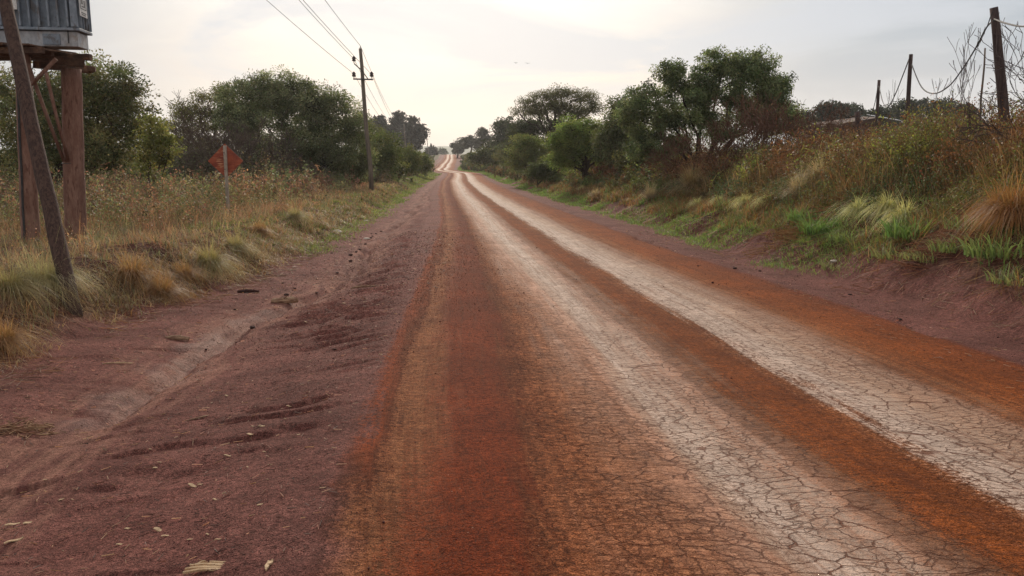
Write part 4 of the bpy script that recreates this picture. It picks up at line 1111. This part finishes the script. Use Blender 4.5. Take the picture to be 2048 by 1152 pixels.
def stuff(name, parts, label, cat):
    V, F, C = join(parts); o = link(name, mesh_np(name, V, F, M_GRASS, C))
    return tag(o, label, cat, kind='stuff')
lowleft = lambda X, Y, g, r: ~((Y < 15.5) & (X < -5.2)) | (r.random(len(X)) < .12)
# left bank
stuff('dry_grass', [
    grass_patch(5600, 5.5, 60, -1, .15, 11, (.12, .30), [(.33, .23, .14), TANG, (.17, .15, .08), (.19, .18, .10), (.27, .16, .10)], 22, .13, (.2, 1.0), 1.25, 201, droop=.3, mask=lambda X, Y, g, r: r.random(len(X)) < np.interp(Y, [5, 15, 25], [.45, .7, 1])),
    grass_patch(900, 5.0, 30, -1, -.05, .8, (.12, .26), [TANG, (.20, .11, .05), STRAW], 18, .08, (.5, 1.4), 1, 202, droop=.6),
    grass_patch(2600, 10, 60, -1, 1.2, 20, (.22, .52), [(.26, .15, .10), STRAW, (.30, .19, .13), (.24, .125, .08)], 14, .16, (.1, .6), 1, 203, mask=lowleft)],
    'dry straw and olive grass covering the left bank', 'grass')
stuff('weeds', weeds(1500, 8, 48, -1, 1.0, 14, (.30, .62), (.15, .095, .055), [(.17, .16, .09), (.26, .17, .11), (.20, .20, .12), (.30, .17, .11)], 4, 12, .13, (.03, .014), 1, 211, mask=lowleft)
      + weeds(1500, 15, 60, -1, 2.2, 24, (.7, 1.35), (.13, .08, .05), [(.15, .15, .075), (.21, .12, .085), (.12, .135, .075), (.24, .14, .095)], 6, 22, .22, (.045, .02), 1, 212),
      'tall dry weeds and small leafy herbs on the left bank', 'weeds')
stuff('short_grass', [
    grass_patch(4200, 16, 200, -1, -.35, 4.6, (.07, .20), [(.17, .21, .06), (.22, .23, .08), (.14, .18, .055)], 20, .22, (.3, 1.2), 1.3, 221, seg=2,
                mask=lambda X, Y, g, r: fbm(X * .5, Y * .25, 7) > .40),
    grass_patch(4600, 12, 200, 1, -.35, 1.4, (.06, .15), [(.15, .225, .055), (.19, .25, .07), (.12, .18, .05)], 22, .20, (.3, 1.2), 1.0, 222, seg=2,
                mask=lambda X, Y, g, r: fbm(X * .7, Y * .3, 8) > .38 + .25 * (1 - sstep(Y, 13, 24)))],
    'short bright green grass along both road verges', 'grass')
# right bank
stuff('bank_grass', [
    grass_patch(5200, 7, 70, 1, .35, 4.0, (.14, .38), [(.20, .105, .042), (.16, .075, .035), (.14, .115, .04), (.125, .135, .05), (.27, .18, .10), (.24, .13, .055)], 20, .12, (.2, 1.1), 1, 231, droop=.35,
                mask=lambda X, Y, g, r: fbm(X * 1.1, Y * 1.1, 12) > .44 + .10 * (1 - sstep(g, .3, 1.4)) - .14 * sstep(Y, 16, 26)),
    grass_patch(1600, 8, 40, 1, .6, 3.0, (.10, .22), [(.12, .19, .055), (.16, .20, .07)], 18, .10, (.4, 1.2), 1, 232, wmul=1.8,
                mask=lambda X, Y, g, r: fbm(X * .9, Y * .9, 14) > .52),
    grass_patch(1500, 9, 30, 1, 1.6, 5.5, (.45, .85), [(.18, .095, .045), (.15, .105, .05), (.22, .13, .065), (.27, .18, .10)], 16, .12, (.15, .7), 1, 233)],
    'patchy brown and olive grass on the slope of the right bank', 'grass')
stuff('brush', weeds(4300, 7.5, 62, 1, 2.0, 16, (.75, 1.35), (.11, .06, .035), [(.065, .080, .035), (.115, .125, .038), (.175, .19, .05), (.11, .095, .04), (.105, .058, .034), (.15, .070, .036)], 7, 19, .15, (.046, .021), 1.5, 241,
            gH=lambda g: np.interp(g, [1.9, 2.8, 5, 12], [.55, .85, 1.05, 1.0]), wp=None)
      + weeds(1500, 60, 180, 1, .8, 9, (.6, 1.2), (.11, .07, .04), [(.10, .11, .04), (.16, .10, .05)], 6, 16, .3, (.035, .02), 1.0, 242)
      + weeds(1300, 10, 60, 1, 1.2, 3.4, (.30, .60), (.12, .07, .04), [(.10, .12, .04), (.13, .09, .04), (.08, .11, .05)], 6, 20, .14, (.030, .014), 1, 243),
      'dense olive and rust-brown brush covering the top of the right bank', 'brush')
# background undergrowth that closes the ground line under the far trees
stuff('undergrowth', weeds(2600, 50, 260, -1, 1.6, 22, (.6, 1.5), (.08, .06, .04), [(.06, .075, .03), (.09, .10, .04), (.11, .09, .05)], 6, 14, .5, (.04, .025), 1.0, 251)
      + weeds(1800, 80, 300, 1, 1.2, 22, (.6, 1.7), (.08, .06, .04), [(.055, .07, .03), (.09, .085, .04)], 6, 14, .5, (.04, .025), 1.0, 252),
      'dark undergrowth below the trees on both sides', 'undergrowth')
stuff('thicket', weeds(2200, 34, 75, -1, 4.5, 26, (1.0, 2.1), (.07, .05, .035), [(.075, .085, .045), (.10, .10, .055), (.09, .07, .045)], 6, 26, .45, (.04, .02), 1.0, 255)
      + weeds(700, 27, 60, 1, 4, 18, (.8, 1.6), (.07, .045, .03), [(.07, .08, .04), (.12, .07, .04)], 6, 22, .4, (.04, .02), 1.0, 256),
      'dark twiggy thicket closing the gaps below the trees', 'thicket')
# dry fallen stalks on the bare bank
def litter(n, ya, yb, side, g0, g1, seed, pal, L=(.06, .28)):
    Pn, g, rng = scatter(n, ya, yb, side, g0, g1, 1, seed); m = len(Pn)
    a = rng.uniform(0, 2 * pi, m); l = rng.uniform(*L, m)
    d = np.stack([np.cos(a), np.sin(a), rng.normal(0, .18, m)], 1) * l[:, None] / 2
    A, B = Pn - d, Pn + d
    for Q in (A, B): Q[:, 2] = np.maximum(Q[:, 2], ground(Q[:, 0], Q[:, 1]) + .004) + .006
    r = np.maximum(.0019, .00024 * Pn[:, 1]) * rng.uniform(.7, 1.6, m)
    V, F = tubes_np(A, B, r, r * .7, 3); return V, F, np.repeat(vary(palette(pal, m, None, rng), m, .2, .08, rng), 6, 0)
stuff('plant_litter', [litter(5200, 7, 30, 1, -.1, 3.6, 261, [(.30, .15, .08), (.24, .11, .055), (.36, .24, .15)]),
                       litter(4200, 5, 26, -1, -.45, 1.6, 262, [(.34, .22, .14), (.24, .13, .08)]),
                       litter(3000, 3, 22, -1, -3.4, -.4, 263, [(.42, .28, .19), (.22, .11, .08), (.10, .05, .04)], (.012, .06)),
                       litter(500, 5, 22, 1, -1.5, -.2, 264, [(.40, .26, .18), (.22, .11, .08)], (.02, .08))], 'fallen dry stalks and leaf bits on the bare red banks', 'litter')

# ------------------------------------------------------------------ loose bits on the dirt
rngg = np.random.default_rng(301)
def gravel():
    n = 90000
    Y = np.exp(rngg.uniform(np.log(2.2), np.log(24), n)); s = rngg.uniform(-6.0, 4.5, n)
    s = np.where(rngg.random(n) < .62, rngg.normal(-2.9, .8, n), s)
    keep = (rngg.random(len(Y)) > sstep(Y, 8, 24)) & ~((s > -1.2) & (s < 1.5) & (rngg.random(n) < .85)) & (s > footL(Y) - .2) & (s < footR(Y) + .5)
    Y, s = Y[keep], s[keep]; X = s + Cx(Y); k = in_view(X, Y, 100); X, Y, s = X[k], Y[k], s[k]; n = len(X)
    r = np.maximum(.0011, .00026 * Y) * rngg.lognormal(0, .42, n)
    c = np.array([(x, y, z) for z in (-1, 1) for y in (-1, 1) for x in (-1, 1)], float)
    V = c[None] * rngg.uniform(.45, 1.0, (n, 8, 3)) * r[:, None, None]
    V = V + np.stack([X, Y, ground(X, Y) + r * .35], 1)[:, None]
    q = np.array([(0, 2, 3, 1), (4, 5, 7, 6), (0, 1, 5, 4), (2, 6, 7, 3), (0, 4, 6, 2), (1, 3, 7, 5)])
    F = (q[None] + (np.arange(n) * 8)[:, None, None]).reshape(-1, 4)
    orange = (sstep(s, -2.7, -2.4) * (1 - sstep(s, 2.0, 2.4)))[:, None]
    bc = np.array([(.14, .06, .052)]) * (1 - orange) + np.array([(.17, .05, .02)]) * orange
    C = np.repeat(np.clip(bc * rngg.lognormal(-.25, .45, (n, 1)), .02, .45), 8, 0)
    o = link('gravel', mesh_np('gravel', V.reshape(-1, 3), F, M_TWIG, C)); tag(o, 'fine dark grit strewn over the shoulders and the road edge', 'gravel', kind='stuff')
gravel()

def chip_mesh(seed):
    r = random.Random(seed); L, W, T = r.uniform(.7, 1.2), r.uniform(.22, .42), .07; v = []
    n = 6
    for k in range(n):
        x = -L / 2 + L * k / (n - 1); w = W * (.35 + .65 * sin(pi * (k + .6) / n)) * r.uniform(.8, 1.1); b_ = .05 * sin(k * 1.3)
        v += [(x, -w / 2, b_), (x, w / 2, b_ + .02), (x, w / 2 * .9, b_ + T), (x, -w / 2 * .9, b_ + T)]
    f = [(4 * k + a, 4 * k + (a + 1) % 4, 4 * k + 4 + (a + 1) % 4, 4 * k + 4 + a) for k in range(n - 1) for a in range(4)] + [(3, 2, 1, 0), (4 * n - 4, 4 * n - 3, 4 * n - 2, 4 * n - 1)]
    me = bpy.data.meshes.new('chip'); me.from_pydata(v, [], f); me.materials.append(M_CHIP); return me
CH = [chip_mesh(i) for i in range(6)]
rc = random.Random(5)
chips = [(25, 1050, .05), (55, 1047, .045), (28, 1083, .06), (318, 1062, .06), (436, 1080, .03), (255, 1058, .028), (333, 1073, .035), (430, 1000, .032), (500, 870, .04), (523, 853, .05), (455, 912, .045), (312, 937, .03), (320, 925, .025),
         (453, 792, .03), (505, 853, .02), (605, 770, .02), (620, 722, .03), (530, 905, .025), (540, 930, .02), (495, 935, .02), (385, 972, .045), (400, 970, .03), (535, 960, .02), (520, 1010, .025), (578, 815, .028), (570, 838, .02), (380, 1080, .02),
         (123, 1000, .03), (645, 977, .03), (597, 870, .02), (300, 900, .018), (250, 745, .03), (612, 645, .03), (640, 655, .02), (730, 604, .045), (688, 607, .04), (672, 700, .02), (415, 1070, .02), (240, 1090, .025), (700, 640, .02), (145, 1000, .02), (90, 960, .02),
         (660, 825, .015), (700, 790, .015), (1880, 1150 - 560, .03), (1715, 545, .04), (1560, 548, .03), (1610, 585, .03), (2010, 700, .03), (1990, 655, .02)]
for k, (px, py, L) in enumerate(chips):
    p = gp(px, py); o = link('wood_chip', CH[k % 6], loc=p + np.array([0, 0, .002])); L *= 1.15; o.scale = (L, L, L)
    o.rotation_euler = (rc.uniform(-.2, .2), rc.uniform(-.15, .15), rc.uniform(-.5, .9))
    side = 'left' if px < 1024 else 'right'
    tag(o, 'small pale wood chip lying on the bare purple dirt of the %s shoulder' % side, 'wood chip', 'wood chips on the %s shoulder' % side)

def lump_mesh(seed, mat, rough=.25, flat=.7):
    import bmesh
    bm = bmesh.new(); bmesh.ops.create_icosphere(bm, subdivisions=2, radius=1.0); r = np.random.default_rng(seed)
    for v in bm.verts:
        k = 1 + rough * (float(vnoise(v.co.x * 2 + seed, v.co.y * 2 + v.co.z * 1.7, seed)) - .5) * 2 + r.normal(0, .04); v.co *= k; v.co.z *= flat
    me = bpy.data.meshes.new('lump'); bm.to_mesh(me); bm.free(); me.materials.append(mat); return me
CL = [lump_mesh(i, M_CLOD) for i in range(4)]; ST = [lump_mesh(i + 9, M_STONE, .25, .5) for i in range(3)]
clods = [(701, 523, .055), (701, 511, .06), (712, 505, .045), (719, 500, .06), (731, 489, .05), (742, 476, .05), (745, 473, .04), (743, 468, .04), (752, 468, .04), (762, 463, .045), (505, 657, .05), (573, 591, .05), (675, 546, .035), (565, 567, .03), (664, 507, .03), (517, 553, .03), (633, 587, .03), (670, 700, .02), (470, 620, .03), (590, 577, .03), (725, 430, .06), (768, 420, .05), (412, 700, .02), (905, 700, .012), (1470, 538, .05), (1520, 543, .04), (1800, 640, .03), (1700, 590, .03)]
for k, (px, py, r) in enumerate(clods):
    r *= .72
    p = gp(px, py); o = link('dirt_clod', CL[k % 4], loc=p + np.array([0, 0, r * .3])); o.scale = (r * rc.uniform(.8, 1.3), r, r * rc.uniform(.5, .9)); o.rotation_euler = (0, 0, rc.uniform(0, 6))
    if k < 10: tag(o, 'dark dirt clod in the broken line of clods on the left shoulder', 'clod', 'line of dirt clods')
    elif px < 1024: tag(o, 'single dark dirt clod lying apart on the left shoulder', 'clod', 'scattered dirt clods on the left')
    else: tag(o, 'dark dirt clod along the foot of the right bank', 'clod', 'dirt clods on the right')
for k, (px, py, r, lab) in enumerate([(673, 464, .12, 'flat pale stone at the end of the left grass'), (698, 449, .06, 'small white stone beside the flat pale one'), (733, 478, .07, 'white flat stone among the dark clods'), (572, 477, .06, 'pale stone at the foot of the left bank'), (732, 443, .08, 'pale stone far up the left shoulder'), (1668, 523, .05, 'pale stone at the foot of the right bank')]):
    p = gp(px, py); o = link('stone', ST[k % 3], loc=p + np.array([0, 0, r * .1])); o.scale = (r * 1.3, r, r); tag(o, lab, 'stone', 'pale stones')

def log(px, py, L, r, yaw, label, mat=M_LOG, bend=.1, name='log', knots=8, cat='log'):
    p = gp(px, py); R = random.Random(px); n = 10; pts, rad = [], []
    for k in range(n + 1):
        t = k / n - .5; pts.append(np.array([L * t * cos(yaw), L * t * sin(yaw), r * .6 + bend * L * (.25 - t * t) * .5 + R.uniform(-.1, .1) * r])); rad.append(r * (1 - .35 * abs(t) * 1.6) * R.uniform(.78, 1.2))
    m = MB().tube(pts, rad, 9)
    for j in range(knots // 4):
        q = pts[R.randrange(2, n - 1)]; m.tube([q, q + np.array([R.uniform(-.1, .1), R.uniform(-.1, .1), R.uniform(.05, .12)]) * (L / .4)], [r * .25, r * .08], 5)
    return tag(m.build(name, mat, None, loc=p), label, cat)
log(570, 606, .36, .052, .25, 'short thick broken log lying on the left shoulder')
log(732, 576, .42, .016, .35, 'long thin curved stick half sunk in the left shoulder', M_LOG, .35, 'stick', 4, 'stick')
log(355, 680, .26, .028, -.15, 'rotten broken branch stub with a pale upright splinter', M_LOG, .2, 'branch_stub', 8, 'branch')
log(497, 586, .30, .030, .1, 'dark root lump at the foot of the left bank', M_CLOD, .3, 'root', 8, 'root')
log(400, 838, .24, .006, .75, 'thin forked twig on the lower left shoulder', M_LOG, .2, 'twig', 8, 'twig')
log(235, 728, .26, .007, .05, 'thin pale twig left of the drain', M_CHIP, .2, 'twig', 8, 'twig')
def splinters(px, py, spec, label):
    p = gp(px, py); t = thing('split_board', p, label, 'wood splinter')
    for (x, y, L, w, yaw) in spec:
        v = []; n = 7; R = random.Random(int(L * 1000 + x * 77))
        for k in range(n):
            u = k / (n - 1) - .5; ww = w * (1 - (abs(u) * 1.7) ** 2 * .7) * R.uniform(.8, 1.1)
            for (a, b_) in ((-ww / 2, .002), (ww / 2, .004), (ww / 2, .012), (-ww / 2, .010)):
                X, Y_ = u * L, a; v.append((x + X * cos(yaw) - Y_ * sin(yaw), y + X * sin(yaw) + Y_ * cos(yaw), b_ + .004 * sin(k + x * 50)))
        f = [(4 * k + a, 4 * k + (a + 1) % 4, 4 * k + 4 + (a + 1) % 4, 4 * k + 4 + a) for k in range(n - 1) for a in range(4)] + [(3, 2, 1, 0), (4 * n - 4, 4 * n - 3, 4 * n - 2, 4 * n - 1)]
        MB().add(v, f).build('splinter', M_CHIP, t)
splinters(425, 1138, [(0, 0, .21, .013, .14), (.015, .024, .18, .012, .10), (-.02, -.022, .17, .011, .18), (.03, .044, .11, .008, .15), (-.07, .03, .06, .007, .5)], 'flat pale split board piece at the bottom of the left shoulder')
splinters(535, 1135, [(0, 0, .012 * 6, .016, 1.7), (.006, .02, .05, .012, 1.5)], 'upright narrow pale splinter right of the split board')

def heap(px, py, n, R0, seed, label, pal, L=(.08, .25)):
    p = gp(px, py); rng = np.random.default_rng(seed)
    c = rng.normal(size=(n, 3)) * np.array([R0, R0 * .7, R0 * .14]); c[:, 2] = np.abs(c[:, 2])
    gzv = ground(c[:, 0] + p[0], c[:, 1] + p[1]) - p[2]; c[:, 2] += gzv
    a = rng.normal(.3, .9, n); l = rng.uniform(*L, n); d = np.stack([np.cos(a), np.sin(a), rng.normal(0, .2, n)], 1) * l[:, None] / 2
    r = rng.uniform(.002, .006, n); V, F = tubes_np(c - d, c + d, r, r * .6, 4)
    o = link('dry_stalks', mesh_np('dry_stalks', V, F, M_TWIG, vary(palette(pal, len(V), None, rng), len(V), .2, .05, rng)), loc=p)
    tag(o, label, 'dry stalks', kind='stuff')
heap(45, 860, 130, .12, 401, 'heap of broken roots and straw at the lower left edge', [(.22, .11, .07), (.34, .22, .13)], (.04, .14))
heap(1900, 485, 420, .42, 402, 'heap of reddish dry stalks on the right bank', [(.26, .11, .06), (.32, .18, .10), (.18, .07, .045)], (.15, .55))
heap(1590, 470, 420, .45, 403, 'heap of rusty dry grass stalks spilling down the bank foot', [(.32, .16, .06), (.26, .12, .05), (.38, .24, .12)], (.15, .5))
heap(470, 560, 90, .16, 404, 'small heap of straw below the olive tussock', [(.32, .18, .10), (.24, .12, .07)], (.06, .2))
